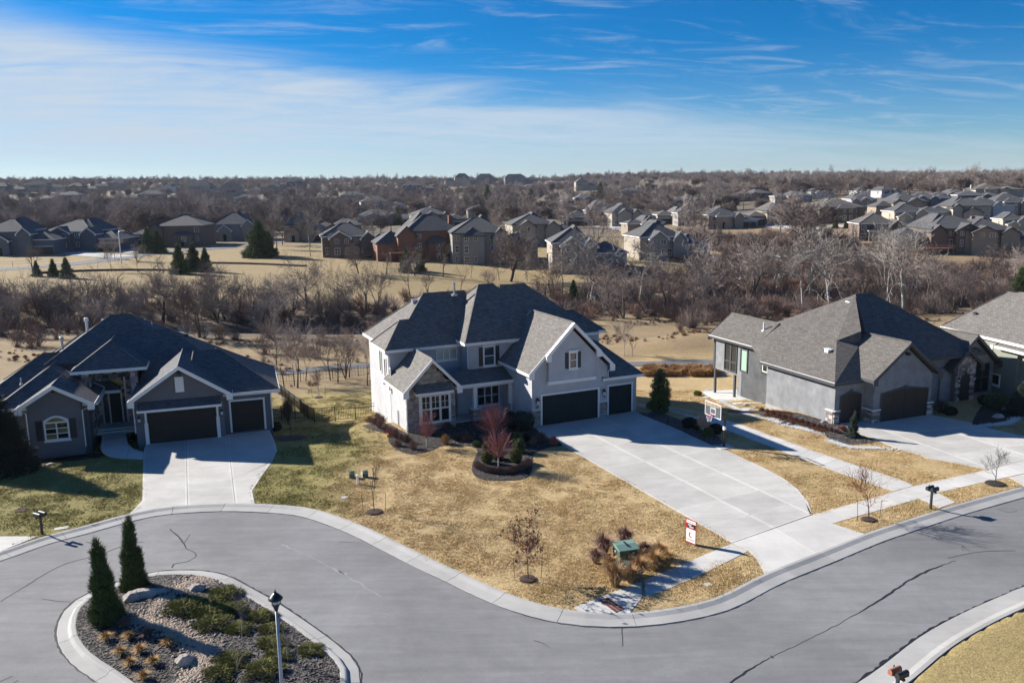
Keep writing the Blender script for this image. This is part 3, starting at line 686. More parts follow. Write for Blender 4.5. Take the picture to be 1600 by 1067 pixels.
def vent(par, p, kind='box', s=1.0, mat=None):
    x, y, z = p; m = MB()
    if kind == 'pipe': m.lathe([(.16*s, z-.15), (.15*s, z), (.055*s, z+.03), (.055*s, z+.5*s), (.07*s, z+.5*s), (.07*s, z+.54*s)], 8, (x, y, 0)); return m.build('vent_pipe', mat or 'galv', par)
    if kind == 'flue': m.lathe([(.22, z-.3), (.2, z-.05), (.10, z), (.10, z+.75*s), (.17, z+.75*s), (.17, z+.95*s), (.12, z+.98*s)], 10, (x, y, 0)); return m.build('flue', mat or 'galv', par)
    m.box(x-.2*s, x+.2*s, y-.2*s, y+.2*s, z-.12, z+.12); m.prism([(y-.26*s, z+.1), (y+.26*s, z+.16), (y+.26*s, z+.2), (y-.26*s, z+.14)], x-.24*s, x+.24*s, 'u'); return m.build('roof_vent', mat or 'galv', par)
# ================================================================== centre house
OM = W(831.6, 667)
H1 = thing('house', (OM.x, OM.y, 0), R(24.3), 'pale grey two storey stucco house with dark three car garage behind the for sale sign', 'house')
wp = 'stucco_pale'; rg = 'roof_grey'
# garage mass with steep front gable
GW = 6.68
wall(H1, 0, GW, 0, 7.2, -.6, 4.12, wp)
gwall(H1, [(0.0, 4.12), (GW, 4.12), (3.34, 7.5)], .002, 7.0, wp)
gwall(H1, [(1.30, 3.50), (5.38, 3.50), (5.38, 5.35), (3.34, 7.42), (1.30, 5.35)], -.30, .0, wp)
MB().box(1.22, 5.46, -.38, -.02, 3.26, 3.50).build('band_board', 'white_trim', H1)
gable(H1, -.40, 4.24, 3.34, 7.96, 7.08, 4.24, -.42, 6.9, rg)
k = MB()
k.prism([(.93, 5.12), (1.34, 5.12), (1.34, 5.66), (3.34, 7.66), (3.34, 7.98), (.93, 5.58)], -.74, -.47); k.build('rake_board', 'white_trim', H1)
MB().prism([(5.75, 5.12), (5.34, 5.12), (5.34, 5.66), (3.343, 7.66), (3.343, 7.98), (5.75, 5.58)], -.74, -.47).build('rake_board', 'white_trim', H1)
window(H1, 'f', -.30, 3.14, 3.68, 4.42, 5.55, 1, 2, head=True); shutter(H1, 'f', -.30, 2.72, 3.0, 4.36, 5.62); shutter(H1, 'f', -.30, 3.82, 4.1, 4.36, 5.62)
garage_door(H1, -.02, .86, 5.80, 0.02, 2.36, 8)
stones(H1, 'f', 0, 0.0, .70, 0, 1.2, seed=3); stones(H1, 'l', 0, 0.0, .45, 0, 1.2, seed=4); stones(H1, 'f', 0, 5.96, GW, 0, 1.25, seed=5)
MB().box(5.94, GW+.03, -.11, -.0, 1.25, 1.31).build('stone_cap', 'white_trim', H1)
lantern(H1, 'f', 0, .42, 1.95, 1.25); lantern(H1, 'f', 0, 6.30, 2.0, 1.25)
MB().box(.30, .55, -.03, -.001, 1.45, 1.55).build('house_number', 'charcoal', H1)
spout(H1, [(6.9, -.35, 4.0), (6.72, -.05, 3.7), (6.72, -.06, 3.2)])
# third bay
wall(H1, 6.70, 9.62, .30, 7.0, -.6, 3.08, wp)
hip(H1, 6.2, 9.98, -.15, 8.6, 3.16, (8.1, 4.1, 5.25), (8.1, 5.5, 5.25), 'roof_grey', sides='frb')
garage_door(H1, .28, 6.98, 9.12, 0.02, 2.36, 3)
# two storey body
wall(H1, -3.05, 5.0, 5.5, 14.0, -1.6, 5.86, wp); wall(H1, 4.0, 8.9, 5.9, 14.2, -1.6, 5.72, wp)
wall(H1, 8.0, 9.75, 6.6, 11.0, -2.0, 5.7, wp)
wall(H1, -9.08, -3.0, 7.25, 11.0, -2.2, 5.56, wp); wall(H1, -8.55, -3.0, 7.4, 15.4, -2.4, 5.54, wp)
hip(H1, -3.45, 4.75, 5.05, 14.6, 5.98, (-.30, 9.8, 10.0), (1.10, 9.8, 10.0), rg, sides='fl')
hip(H1, .6, 9.0, 5.35, 14.6, 5.84, (1.6, 9.6, 9.86), (3.95, 9.6, 9.86), rg)
hip(H1, 4.0, 10.1, 6.1, 11.2, 5.80, (5.0, 8.65, 7.35), (8.3, 8.65, 7.35), rg)
hip(H1, -8.95, 0.0, 6.78, 15.8, 5.66, (-4.75, 11.3, 9.38), (-1.0, 11.3, 9.38), rg, sides='flb')
hip(H1, -9.52, -3.0, 6.75, 11.15, 5.67, (-7.62, 8.95, 7.63), (-5.5, 8.95, 7.63), rg, sides='flb')
window(H1, 'f', 5.5, -1.62, -.78, 4.0, 5.45, 1, 2, head=True, glass='glass_clear'); shutter(H1, 'f', 5.5, -2.10, -1.77, 3.95, 5.5); shutter(H1, 'f', 5.5, -.63, -.30, 3.95, 5.5)
window(H1, 'f', 7.25, -5.05, -3.45, 4.45, 5.22, 3, 1, blind='blind')
for v0, z0, z1 in ((9.55, 3.45, 5.2), (8.2, 2.9, 4.72), (6.95, 2.3, 4.15)): window(H1, 'l', -9.08, v0, v0+.42, z0, z1, 1, 1, sill=False, fw_=.10)
spout(H1, [(-9.15, 7.2, 5.5), (-9.15, 7.2, 3.4)]); spout(H1, [(-3.1, 5.4, 5.8), (-3.1, 5.4, 3.9)])
# stone front bay with its gable
wall(H1, -9.06, -5.25, 2.78, 11.9, -2.2, 3.12, wp)
gwall(H1, [(-9.06, 3.12), (-5.25, 3.12), (-7.15, 5.25)], 2.79, 7.0, wp)
gable(H1, -9.5, 3.22, -7.15, 5.62, -4.85, 3.22, 2.25, 7.6, rg)
cl = lambda a, z: z < 3.05 or abs(a+7.15) < (5.30-z)*.90
stones(H1, 'f', 2.78, -9.06, -5.25, 0.0, 5.2, seed=9, clipf=cl); 
gwall(H1, [(-9.06, -.2), (-5.25, -.2), (-5.25, 3.12), (-7.15, 5.24), (-9.06, 3.12)], 2.745, 2.775, 'mortar')
stones(H1, 'l', -9.06, 2.74, 3.05, 0, 3.1, seed=10, w=(.2, .3))
MB().prism([(1.98, 3.20), (1.98, 3.12), (2.76, 3.12), (2.76, 3.72)], -8.55, -5.68, 'u').build('awning_roof', rg, H1)
uv_slopes(bpy.data.objects['awning_roof'])
fascia_ring(H1, -8.56, -5.67, 1.97, 2.7, 3.13, 'white_trim', .16, 'flr')
MB().box(-8.22, -5.72, 2.42, 2.70, .60, 2.95).build('window_box', 'white_trim', H1)
for q in range(3):
    a0 = -8.10+q*.76; window(H1, 'f', 2.42, a0+.06, a0+.66, .80, 1.72, 1, 1, fw_=.05, sill=False); window(H1, 'f', 2.42, a0+.06, a0+.66, 1.83, 2.75, 2, 2, fw_=.05, sill=False, mull=.02)
spout(H1, [(-9.45, 2.4, 3.1), (-9.14, 2.66, 2.9), (-9.14, 2.66, .1)])
spout(H1, [(-9.12, 5.2, 1.2), (-9.12, 5.2, .0)], 'galv')
# porch
MB().prism([(3.35, 3.10), (5.5, 3.76), (5.5, 3.55), (3.35, 3.02)], -5.02, .10, 'u').build('porch_roof', rg, H1); uv_slopes(bpy.data.objects['porch_roof'])
fascia_ring(H1, -4.98, .06, 3.34, 5.4, 3.06, 'white_trim', .2, 'f')
MB().box(-4.95, -.02, 3.55, 3.80, 2.72, 2.88).build('porch_beam', 'white_trim', H1)
MB().box(-5.1, -.05, 3.6, 6.5, -.2, .10).build('porch_floor', 'conc_walk', H1)
wall(H1, -4.05, -.0, 5.495, 5.6, -.2, 3.6, wp)
for u in (-3.25, -.16):
    MB().box(u-.14, u+.14, 3.58, 3.86, 1.05, 2.72).build('porch_post', 'white_trim', H1)
    if u < -1:
        MB().box(u-.30, u+.30, 3.40, 4.0, -.1, 1.0).build('pier', 'mortar', H1); stones(H1, 'f', 3.40, u-.30, u+.30, 0, 1.0, seed=12); stones(H1, 'l', u-.30, 3.40, 4.0, 0, 1.0, seed=13)
        MB().box(u-.38, u+.38, 3.30, 4.08, 1.0, 1.06).build('stone_cap', 'white_trim', H1)
window(H1, 'f', 5.49, -2.28, -.45, .72, 2.15, 3, 2)
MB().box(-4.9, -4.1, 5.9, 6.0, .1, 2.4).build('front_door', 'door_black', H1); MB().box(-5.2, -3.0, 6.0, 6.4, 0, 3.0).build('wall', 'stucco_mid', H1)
MB().box(-4.05, -3.95, 5.85, 5.98, .1, 2.5).build('door_frame', 'white_trim', H1)
spout(H1, [(-.1, 3.35, 3.0), (-.06, 3.6, 2.7), (-.06, 3.7, .1)])
vent(H1, (-2.1, 10.8, 9.25), 'pipe', 1.9); vent(H1, (-5.6, 11.2, 8.8), 'box', .9); vent(H1, (.1, 5.9, 4.9), 'pipe', .5, 'charcoal')
# ================================================================== left house
OL = W(227, 694.8)
H2 = thing('house', (OL.x, OL.y, 0), R(18.2), 'charcoal single storey house with arched window and black garage doors beside the spruce', 'house')
ws = 'stucco_dark'; rl = 'roof_dark'
wall(H2, -.5, 5.62, .15, 8, -.8, 3.12, ws); gwall(H2, [(-.5, 3.12), (5.62, 3.12), (5.62, 3.6), (2.7, 5.5), (-.5, 3.5)], .152, 8, ws)
gable(H2, -.85, 3.36, 2.72, 5.76, 6.30, 3.36, -.45, 9.3, rl)
MB().prism([(-.72, 2.78), (-.72, 2.70), (.14, 2.70), (.14, 3.20)], -.22, 5.45, 'u').build('awning_roof', rl, H2); uv_slopes([c for c in H2.children if c.name.startswith('awning_roof')][0])
fascia_ring(H2, -.24, 5.47, -.74, 0.1, 2.72, 'white_trim', .14, 'flr')
garage_door(H2, .13, .32, 5.02, .02, 2.34, 5, 'door_umber', frame='dark_trim', fw_=.1)
for u in (.20, 5.16): MB().box(u-.07, u+.07, -.02, .12, 1.6, 2.6).build('post', 'white_trim', H2); MB().box(u-.12, u+.12, -.07, .13, 0, 1.6).build('post', 'white_trim', H2)
MB().box(2.38, 2.98, .07, .149, 3.72, 4.86).build('gable_vent', 'white_trim', H2)
MB().box(2.58, 2.86, -.42, .1, 5.05, 5.28).build('bracket', 'charcoal', H2)
lantern(H2, 'f', .15, -.25, 1.9, 1.0); lantern(H2, 'f', .15, 5.46, 1.9, 1.0)
spout(H2, [(-.85, -.3, 3.2), (-.56, .05, 2.9), (-.56, .05, .9)])
wall(H2, 5.6, 9.05, 1.0, 9.0, -1.2, 3.05, ws)
garage_door(H2, .99, 6.12, 8.48, .02, 2.42, 3, 'door_umber')
hip(H2, 3.0, 9.75, .5, 9.3, 3.17, (3.6, 4.6, 5.85), (5.6, 4.6, 5.85), rl)
spout(H2, [(9.1, .9, 3.0), (9.1, .93, .1)])
# main hip and its lower wings
wall(H2, -9.9, 7.0, 6.2, 17.0, -2.0, 3.05, ws); wall(H2, -10.9, -5, 9, 15.0, -2.4, 3.05, ws)
hip(H2, -7.15, 3.0, 5.85, 14.4, 5.35, (-2.85, 10.1, 8.3), (-1.25, 10.1, 8.3), rl, sides='', fmat=None)
wall(H2, -6.9, 2.7, 6.3, 14.0, 2.9, 5.3, ws)
hip(H2, -.45, 7.55, 2.8, 14.3, 3.14, (.3, 8.5, 7.1), (1.75, 8.5, 7.1), rl)
hip(H2, -10.6, 1.0, 9.0, 17.6, 3.12, (-5.4, 13.2, 6.6), (-3.0, 13.2, 6.6), rl)
hip(H2, -11.6, -2.0, 5.0, 12.5, 3.15, (-7.8, 8.75, 5.75), (-5.5, 8.75, 5.75), rl)
wall(H2, -9.4, -3.9, 2.3, 9.0, -1.0, 3.1, ws)
hip(H2, -9.8, -3.05, 1.25, 9.2, 3.22, (-6.42, 4.6, 5.5), (-6.42, 5.9, 5.5), rl)
# left front gable
wall(H2, -7.5, -4.05, .6, 6.0, -.4, 3.18, ws); gwall(H2, [(-7.5, 3.18), (-4.05, 3.18), (-4.05, 3.55), (-5.66, 4.7), (-7.5, 3.5)], .602, 6.0, ws)
gable(H2, -8.1, 3.42, -5.62, 4.95, -3.1, 3.42, 0.0, 5.2, rl)
MB().box(-5.76, -5.50, .05, .6, 4.42, 4.62).build('bracket', 'charcoal', H2)
window(H2, 'f', .6, -6.45, -5.05, .95, 2.10, 2, 3, glass=('glass_warm', 'glass'), mull=.045)
m = MB(); ar = [(-6.56+1.62*i/10, 2.20+.33*math.sin(math.pi*i/10)) for i in range(11)]
m.prism([(-6.56, 2.10)]+[(x, z+.12) for x, z in ar]+[(-4.94, 2.10)]+[(-5.05, 2.10)]+[(x*.86-5.75*.14, z-.02) for x, z in ar[::-1]]+[(-6.45, 2.10)], .51, .598); m.build('window_arch', 'white_trim', H2)
m = MB().prism([(-6.42, 2.16)]+[(x*.86-5.75*.14, z-.01) for x, z in ar]+[(-5.08, 2.16)], .575, .597); m.build('pane', 'glass_warm', H2)
for a in (-7.08, -4.92+.02): shutter(H2, 'f', .6, a, a+.42, .9, 2.35)
spout(H2, [(-8.1, .1, 3.3), (-7.56, .5, 3.0), (-7.56, .5, .1)]); spout(H2, [(-3.1, .1, 3.3), (-3.98, .5, 2.9), (-3.98, .5, .2)])
# tall entry porch
wall(H2, -4.35, -.5, 6.0, 9, -.2, 4.9, 'mortar'); stones(H2, 'f', 6.0, -4.35, -.5, .2, 4.9, 'stone_multi', 21, (.16, .34), (.3, .75))
for u0, u1 in ((-4.35, -3.85), (-1.0, -.5)): wall(H2, u0, u1, 3.75, 6.0, -.1, 4.9, 'mortar'); stones(H2, 'f', 3.75, u0, u1, 0, 4.9, 'stone_multi', 22+int(u1*3), (.16, .34), (.3, .5))
stones(H2, 'r', -3.85, 3.75, 6.0, 0, 4.9, 'stone_multi', 29, (.16, .34), (.3, .7))
MB().box(-4.5, -.35, 3.7, 3.9, 4.86, 5.08).build('porch_beam', 'white_trim', H2)
hip(H2, -4.98, .22, 3.25, 9.5, 5.16, (-2.38, 5.85, 6.92), (-2.38, 8.6, 6.92), rl)
m = MB(); m.box(-3.5, -3.38, 5.88, 5.96, .35, 4.0); m.box(-1.78, -1.66, 5.88, 5.96, .35, 4.0); m.box(-3.38, -1.78, 5.88, 5.96, 3.05, 3.2); m.box(-3.0, -2.9, 5.88, 5.96, .35, 3.05); m.box(-2.1, -2.0, 5.88, 5.96, .35, 3.05); m.build('door_frame', 'galv', H2)
MB().box(-2.9, -2.1, 5.90, 5.93, .35, 3.05).build('front_door', 'door_black', H2)
for a in ((-3.38, -3.0), (-2.0, -1.78)): MB().box(a[0], a[1], 5.905, 5.925, .35, 3.05).build('sidelight', 'glass_clear', H2)
MB().prism([(-3.36, 3.22), (-1.8, 3.22)]+[(-1.8-1.56*i/8, 3.62+.35*math.sin(math.pi*i/8)) for i in range(9)], 5.86, 5.925).build('transom', 'glass_warm', H2)
for i, (v, z) in enumerate(((4.2, .14), (4.6, .28))): MB().box(-3.8, -1.05, v, 6.0, -.1, z).build('step', 'conc_walk', H2)
vent(H2, (-4.7, 10.6, 6.9), 'flue', 1.3, 'white_metal'); vent(H2, (-6.6, 10.3, 5.6), 'flue', 1.2); vent(H2, (-8.6, 4.8, 4.3), 'pipe', .8)
for p in ((-.4, 10.6, 7.6), (2.9, 9.2, 6.4), (4.3, 6.6, 5.2), (4.1, 6.1, 5.3), (6.4, 5.2, 5.0), (7.3, 4.6, 4.4)): vent(H2, p, 'box', .8, 'charcoal')
vent(H2, (5.2, 6.4, 5.3), 'pipe', .7); vent(H2, (.2, 10.6, 7.4), 'pipe', .4); vent(H2, (-3.4, 10.6, 7.8), 'box', .8)
# ================================================================== right house
OR_ = W(1370, 660)
H3 = thing('house', (OR_.x, OR_.y, 0), R(21.5), 'grey stucco house with brown shingle roof, low stone piers and arched stone entry', 'house')
wm = 'stucco_mid'; rb_ = 'roof_brown'; dt = 'dark_trim'
wall(H3, -.45, 5.42, 0, 8.0, -1.0, 3.36, wm); gwall(H3, [(-.45, 3.36), (5.42, 3.36), (2.5, 5.72)], .003, 8.0, wm)
gable(H3, -1.0, 3.46, 2.5, 6.12, 5.95, 3.46, -.42, 6.6, rb_, rake=dt, back=False)
MB().box(2.38, 2.62, -.36, 0, 5.1, 5.3).build('bracket', 'charcoal', H3)
wall(H3, -3.32, -.44, 1.0, 9.0, -1.6, 3.18, wm)
tv = [(-3.78, .62, 3.30), (1.0, .62, 3.30), (1.80, 3.95, 5.42), (0, 4.72, 5.62), (1.80, 4.0, 6.38), (5.0, 8.2, 8.65), (.4, 12.4, 6.02), (-2.45, 12.4, 4.06), (-3.78, 9.4, 3.30), (1.80, 4.05, 4.9), (1.80, 4.1, 5.5), (5.0, 8.3, 8.0)]
mq = MB(); mq.add(tv, [(0, 1, 2, 3), (3, 2, 4), (3, 4, 5), (3, 5, 6), (3, 6, 8), (6, 7, 8), (0, 3, 8), (1, 0, 8), (1, 8, 7), (1, 7, 6), (2, 9, 10, 4), (4, 10, 11, 5)]); uv_slopes(mq.build('roof', rb_, H3))
fascia_ring(H3, -3.78, -.2, .62, 9.4, 3.30, dt, .2, 'flb')
MB().box(-3.80, -3.76, .6, 9.4, 3.30, 3.36).build('gutter', 'white_trim', H3)
def arched_door(par, pl, a0, a1, zs, za, npan, mat):
    mid = (a0+a1)/2
    o = MB().prism([(a0, 0.02), (a1, .02), (a1, zs), (mid, za), (a0, zs)], pl-.012, pl+.02).build('garage_door', mat, par); W_ = (a1-a0)/npan
    for i in range(npan):
        MB().box(a0+W_*i+.04, a0+W_*(i+1)-.04, pl-.03, pl-.012, .06, 1.22).build('door_panel', mat, o); MB().box(a0+W_*i+.04, a0+W_*(i+1)-.04, pl-.03, pl-.012, 1.30, zs-.04).build('door_panel', mat, o)
    f = MB()
    f.prism([(a0-.13, 0), (a0, 0), (a0, zs), (mid, za), (a1, zs), (a1, 0), (a1+.13, 0), (a1+.13, zs+.05), (mid, za+.18), (a0-.13, zs+.05)], pl-.06, pl-.013+.0)
    f.prism([(mid-.1, za-.02), (mid+.1, za-.02), (mid+.14, za+.26), (mid-.14, za+.26)], pl-.09, pl-.061); f.build('door_frame', 'dark_trim', par)
arched_door(H3, -.01, .30, 4.92, 2.22, 2.46, 4, 'door_brown'); arched_door(H3, .99, -2.72, -.86, 2.12, 2.34, 2, 'door_brown')
for (f_, pl, a0, a1, sd) in (('f', 0, -.62, .12, 31), ('l', -.47, 0, 1.0, 32), ('f', 0, 4.98, 5.56, 33), ('f', 1.0, -3.42, -2.9, 34), ('l', -3.34, 1.0, 1.75, 35)):
    stones(H3, f_, pl, a0, a1, -.1, 1.0, 'stone_multi', sd, (.12, .3), (.2, .5), out=.12)
    c = MB(); fb(c, f_, pl, a0-.05, a1+.05, 1.0, 1.07, 0, .17); c.build('stone_cap', 'white_trim', H3)
MB().box(5.12, 5.24, -.03, -.002, 1.5, 1.62).build('house_number', 'copper', H3)
# main mass
wall(H3, -2.0, 12.6, 2.6, 14.2, -2.4, 3.9, wm)
hip(H3, 1.2, 13.3, 1.85, 14.6, 4.0, (5.0, 8.2, 8.62), (6.8, 8.2, 8.62), rb_, fmat=dt, sides='f')
wall(H3, -2.0, 2.4, 7.0, 14.76, -2.6, 3.86, wm)
MB().box(-2.03, -2.005, 9.5, 14.76, -2.6, -1.0).build('foundation', 'foundation', H3); MB().box(-3.35, -3.325, 1.8, 9.0, -1.6, -.25).build('foundation', 'foundation', H3)
gable(H3, -2.45, 3.98, .1, 5.92, 2.7, 3.98, 11.9, 18.85, rb_, rake=dt)

MB().box(-2.50, -2.495, 11.0, 18.8, 3.99, 4.05).build('gutter', 'white_trim', H3)
wall(H3, -1.98, 2.3, 14.76, 18.5, .78, 3.84, wm); gwall(H3, [(-1.9, 3.8), (2.2, 3.8), (.1, 5.6)], 17.9, 18.3, wm)
for v in (18.35, 15.3): MB().box(-1.98, -1.80, v-.12, v+.08, -2.9, .78).build('post', 'dark_trim', H3)
MB().box(-2.03, -1.98, 18.3, 18.55, .78, 3.9).build('post', 'dark_trim', H3)
for z0, z1 in ((1.05, 1.82), (1.95, 3.5)): window(H3, 'l', -1.98, 15.02, 16.75, z0, z1, 2, 1, 'dark_trim', .09, sill=False, mull=.09)
window(H3, 'l', -2.0, 13.45, 14.3, 1.45, 3.35, 1, 1, 'dark_trim', .12, sill=False, glass='blind_green', blind='blind_green')
window(H3, 'l', -2.0, 9.95, 11.15, 2.0, 3.15, 2, 2, 'white_trim', .08, sill=False); 
m = MB(); fb(m, 'l', -2.0, 9.75, 11.35, 1.72, 1.82, .004, .12); fb(m, 'l', -2.0, 9.72, 9.84, 1.82, 3.3, .004, .08); fb(m, 'l', -2.0, 11.26, 11.38, 1.82, 3.3, .004, .08); m.build('window_trim', 'dark_trim', H3)
MB().box(-2.12, -2.0, 9.75, 9.98, .55, .85).build('meter_box', 'white_trim', H3); MB().box(-2.06, -2.0, 9.62, 9.66, -1.2, 2.0).build('conduit', 'galv', H3)
# entry
rP = 'roof_brown'
wall(H3, 9.1, 15.15, 2.4, 10, -.6, 2.9, wm); gwall(H3, [(9.9, 2.9), (15.15, 2.9), (12.55, 5.2)], 2.403, 9, wm)
gable(H3, 9.55, 2.95, 12.55, 5.52, 15.6, 2.92, 2.0, 10.0, rP, rake=dt, back=False)
wall(H3, 10.3, 12.45, 2.0, 2.38, -.3, 3.3, 'mortar'); stones(H3, 'f', 2.0, 10.3, 12.45, 0, 4.2, 'stone_multi', 41, (.12, .28), (.2, .5), clipf=lambda a, z: (abs(a-11.35) > .62 or z > 2.45-.35*(abs(a-11.35)/.62)**2) and (z < 3.2 or abs(a-11.35) < (4.35-z)), out=.10)
gwall(H3, [(10.3, 3.3), (12.45, 3.3), (11.35, 4.25)], 2.0, 2.37, 'mortar')
gable(H3, 9.75, 3.0, 11.32, 4.50, 13.2, 2.95, 1.72, 4.0, rP, rake=dt, back=False)
MB().prism([(10.73, .05), (11.97, .05), (11.97, 2.1)]+[(11.35+.62*math.cos(math.pi*i/8), 2.1+.36*math.sin(math.pi*i/8)) for i in range(1, 8)]+[(10.73, 2.1)], 1.965, 1.995).build('entry_arch', 'charcoal', H3)
window(H3, 'f', 2.4, 13.05, 14.55, .5, 2.85, 2, 2, 'dark_trim', .08, sill=False)
lantern(H3, 'f', 1.92, 10.5, 1.9, .9); lantern(H3, 'f', 1.92, 12.25, 1.9, .9)
spout(H3, [(13.22, 1.9, 4.0), (9.2, 2.5, 3.6)], 'galv', .03)
for p, k_ in (((4.2, 8.0, 7.98), 'box'), ((-1.2, 4.3, 4.95), 'box')): vent(H3, p, k_, 1.0, 'white_trim')
vent(H3, (-.75, 12.9, 5.25), 'pipe', 1.3, 'white_metal'); vent(H3, (-.4, 10.4, 4.9), 'pipe', .35, 'charcoal')
# ================================================================== far right house
OF = W(1562, 618)
H4 = thing('house', (OF.x, OF.y, 0), R(11), 'sage green house with broad grey roof at the right edge of the photo', 'house')
wg = 'stucco_sage'; rf = 'roof_grey'
wall(H4, 0, 10, -1.5, 7.2, -2, 4.7, wg); wall(H4, 6.2, 13, 5, 11.8, -2.4, 4.7, wg)
hip(H4, -.45, 10.6, -16, .6, 4.28, (5.05, -11, 7.7), (5.05, -1, 7.7), rf)
hip(H4, -.25, 10.1, -8, 7.6, 4.80, (4.85, -4, 8.05), (4.85, 5.6, 8.05), rf)
hip(H4, 5.6, 14, 2.0, 12.2, 4.82, (8.8, 5.5, 7.5), (8.8, 8.6, 7.5), rf)
wall(H4, .3, 14, -5.0, -1.4, -2, 4.1, wg)
window(H4, 'l', 0, 1.9, 2.7, 2.2, 3.9, 1, 1); window(H4, 'l', 0, .2, 1.0, .9, 1.7, 1, 1); MB().box(-.06, -.004, 2.9, 3.2, 0, 4.2).build('corner_board', 'white_trim', H4); MB().box(-.06, -.004, 1.25, 1.5, -.5, 4.2).build('corner_board', 'white_trim', H4)
vent(H4, (3.3, .8, 6.85), 'pipe', 1.0, 'white_metal'); vent(H4, (1.9, 5.8, 6.1), 'box', .9, 'charcoal')
# ------------------------------------------------------------------ bare trees
def prism3(m, p, q, r0, r1, k=3):
    d = (q-p)
    if d.length < 1e-5: return
    d.normalize(); ref = Vector((0, 0, 1)) if abs(d.z) < .9 else Vector((1, 0, 0)); a = d.cross(ref).normalized(); b = d.cross(a); o = len(m.v)
    for c, r in ((p, r0), (q, r1)):
        for j in range(k):
            t = 2*math.pi*j/k; v = c+(a*math.cos(t)+b*math.sin(t))*r; m.v.append((v.x, v.y, v.z))
    m.f += [(o+j, o+(j+1) % k, o+k+(j+1) % k, o+k+j) for j in range(k)]
def grow(tr, cr, p, d, L, r, lev, mx, rg_, ang, upw, nk, rmin, wig=.16, segs=3):
    tgt = tr if lev == 0 else cr; k = 6 if lev == 0 else (4 if lev == 1 else 3)
    ends = []
    n = segs+1 if lev == 0 else segs
    for i in range(n):
        dd = Vector((rg_.gauss(0, wig), rg_.gauss(0, wig), rg_.gauss(0, wig)*.6+upw*.5)); d = (d+dd*(.35 if lev == 0 else 1)).normalized()
        q = p+d*(L/n); r1 = max(rmin*.8, r*(1-.55*(i+1)/n)); prism3(tgt, p, q, max(rmin, r*(1-.55*i/n)), r1, k); p = q; ends.append((q, Vector(d), r1, (i+1)/n))
    if lev >= mx: return
    for (q, dd, rr, t) in ends:
        if lev == 0 and t < .45: continue
        c = nk+(1 if t > .9 else 0)
        for _ in range(c):
            ph = rg_.uniform(0, 2*math.pi); an = ang*rg_.uniform(.6, 1.25)
            ref = Vector((0, 0, 1)) if abs(dd.z) < .9 else Vector((1, 0, 0)); a = dd.cross(ref).normalized(); b = dd.cross(a)
            nd = (dd*math.cos(an)+(a*math.cos(ph)+b*math.sin(ph))*math.sin(an)).normalized()
            grow(tr, cr, q, nd, L*(rg_.uniform(.55, .85) if lev else rg_.uniform(.45, .75)), max(rmin, rr*.68), lev+1, mx, rg_, ang, upw, nk, rmin, wig)
def tree_parts(seed, h, mx=4, ang=.75, upw=.10, nk=2, r=.16, rmin=.012, stems=1, trunk=.42, wig=.16):
    rg_ = random.Random(seed); tr, cr = MB(), MB()
    for s in range(stems):
        d = Vector((0, 0, 1)) if stems == 1 else Vector((rg_.uniform(-.5, .5), rg_.uniform(-.5, .5), 1)).normalized()
        grow(tr, cr, Vector((0, 0, -.1)), d, h*trunk, r, 0, mx, rg_, ang, upw, nk, rmin, wig)
    zs = max(v[2] for v in cr.v+tr.v); f = h/zs
    for m in (tr, cr): m.v = [(x*f, y*f, z*f) for x, y, z in m.v]
    return tr, cr
def bare_tree(name, seed, h, bark='bark', tw='twig', **k):
    tr, cr = tree_parts(seed, h, **k); root = thing(name, (0, 0, 0))
    tr.build('trunk', bark, root, True, fix=False); cr.build('crown', tw, root, fix=False); return root
def one_tree(name, seed, h, tw, **k):
    tr, cr = tree_parts(seed, h, **k); m = MB(); m.add(tr.v, tr.f); m.add(cr.v, cr.f); return m.build(name, tw, fix=False)
# scattering of uncountable growth
def scatter(name, pts, proto, kind='stuff', mat=None):
    """pts: (x, y, z, rz, scale)"""
    me = bpy.data.meshes.new(name); me.from_pydata([p[:3] for p in pts], [], [])
    a = me.attributes.new('rz', 'FLOAT_VECTOR', 'POINT'); a.data.foreach_set('vector', np.array([(0, 0, p[3]) for p in pts], dtype=np.float32).ravel())
    a = me.attributes.new('sc', 'FLOAT_VECTOR', 'POINT'); a.data.foreach_set('vector', np.array([(p[4], p[4], p[5] if len(p) > 5 else p[4]) for p in pts], dtype=np.float32).ravel())
    o = link(name, me); ng = bpy.data.node_groups.new('scatter', 'GeometryNodeTree')
    ng.interface.new_socket('Geometry', in_out='INPUT', socket_type='NodeSocketGeometry'); ng.interface.new_socket('Geometry', in_out='OUTPUT', socket_type='NodeSocketGeometry')
    gi = ng.nodes.new('NodeGroupInput'); go = ng.nodes.new('NodeGroupOutput'); ip = ng.nodes.new('GeometryNodeInstanceOnPoints'); oi = ng.nodes.new('GeometryNodeObjectInfo')
    mp_ = ng.nodes.new('GeometryNodeMeshToPoints')
    oi.inputs['Object'].default_value = proto
    ng.links.new(gi.outputs[0], mp_.inputs[0]); ng.links.new(mp_.outputs[0], ip.inputs['Points']); ng.links.new(oi.outputs['Geometry'], ip.inputs['Instance'])
    for nm, s in (('rz', 'Rotation'), ('sc', 'Scale')):
        na = ng.nodes.new('GeometryNodeInputNamedAttribute'); na.data_type = 'FLOAT_VECTOR'; na.inputs['Name'].default_value = nm; ng.links.new(na.outputs['Attribute'], ip.inputs[s])
    ng.links.new(ip.outputs[0], go.inputs[0]); md = o.modifiers.new('scatter', 'NODES'); md.node_group = ng
    tag(o, kind=kind); return o
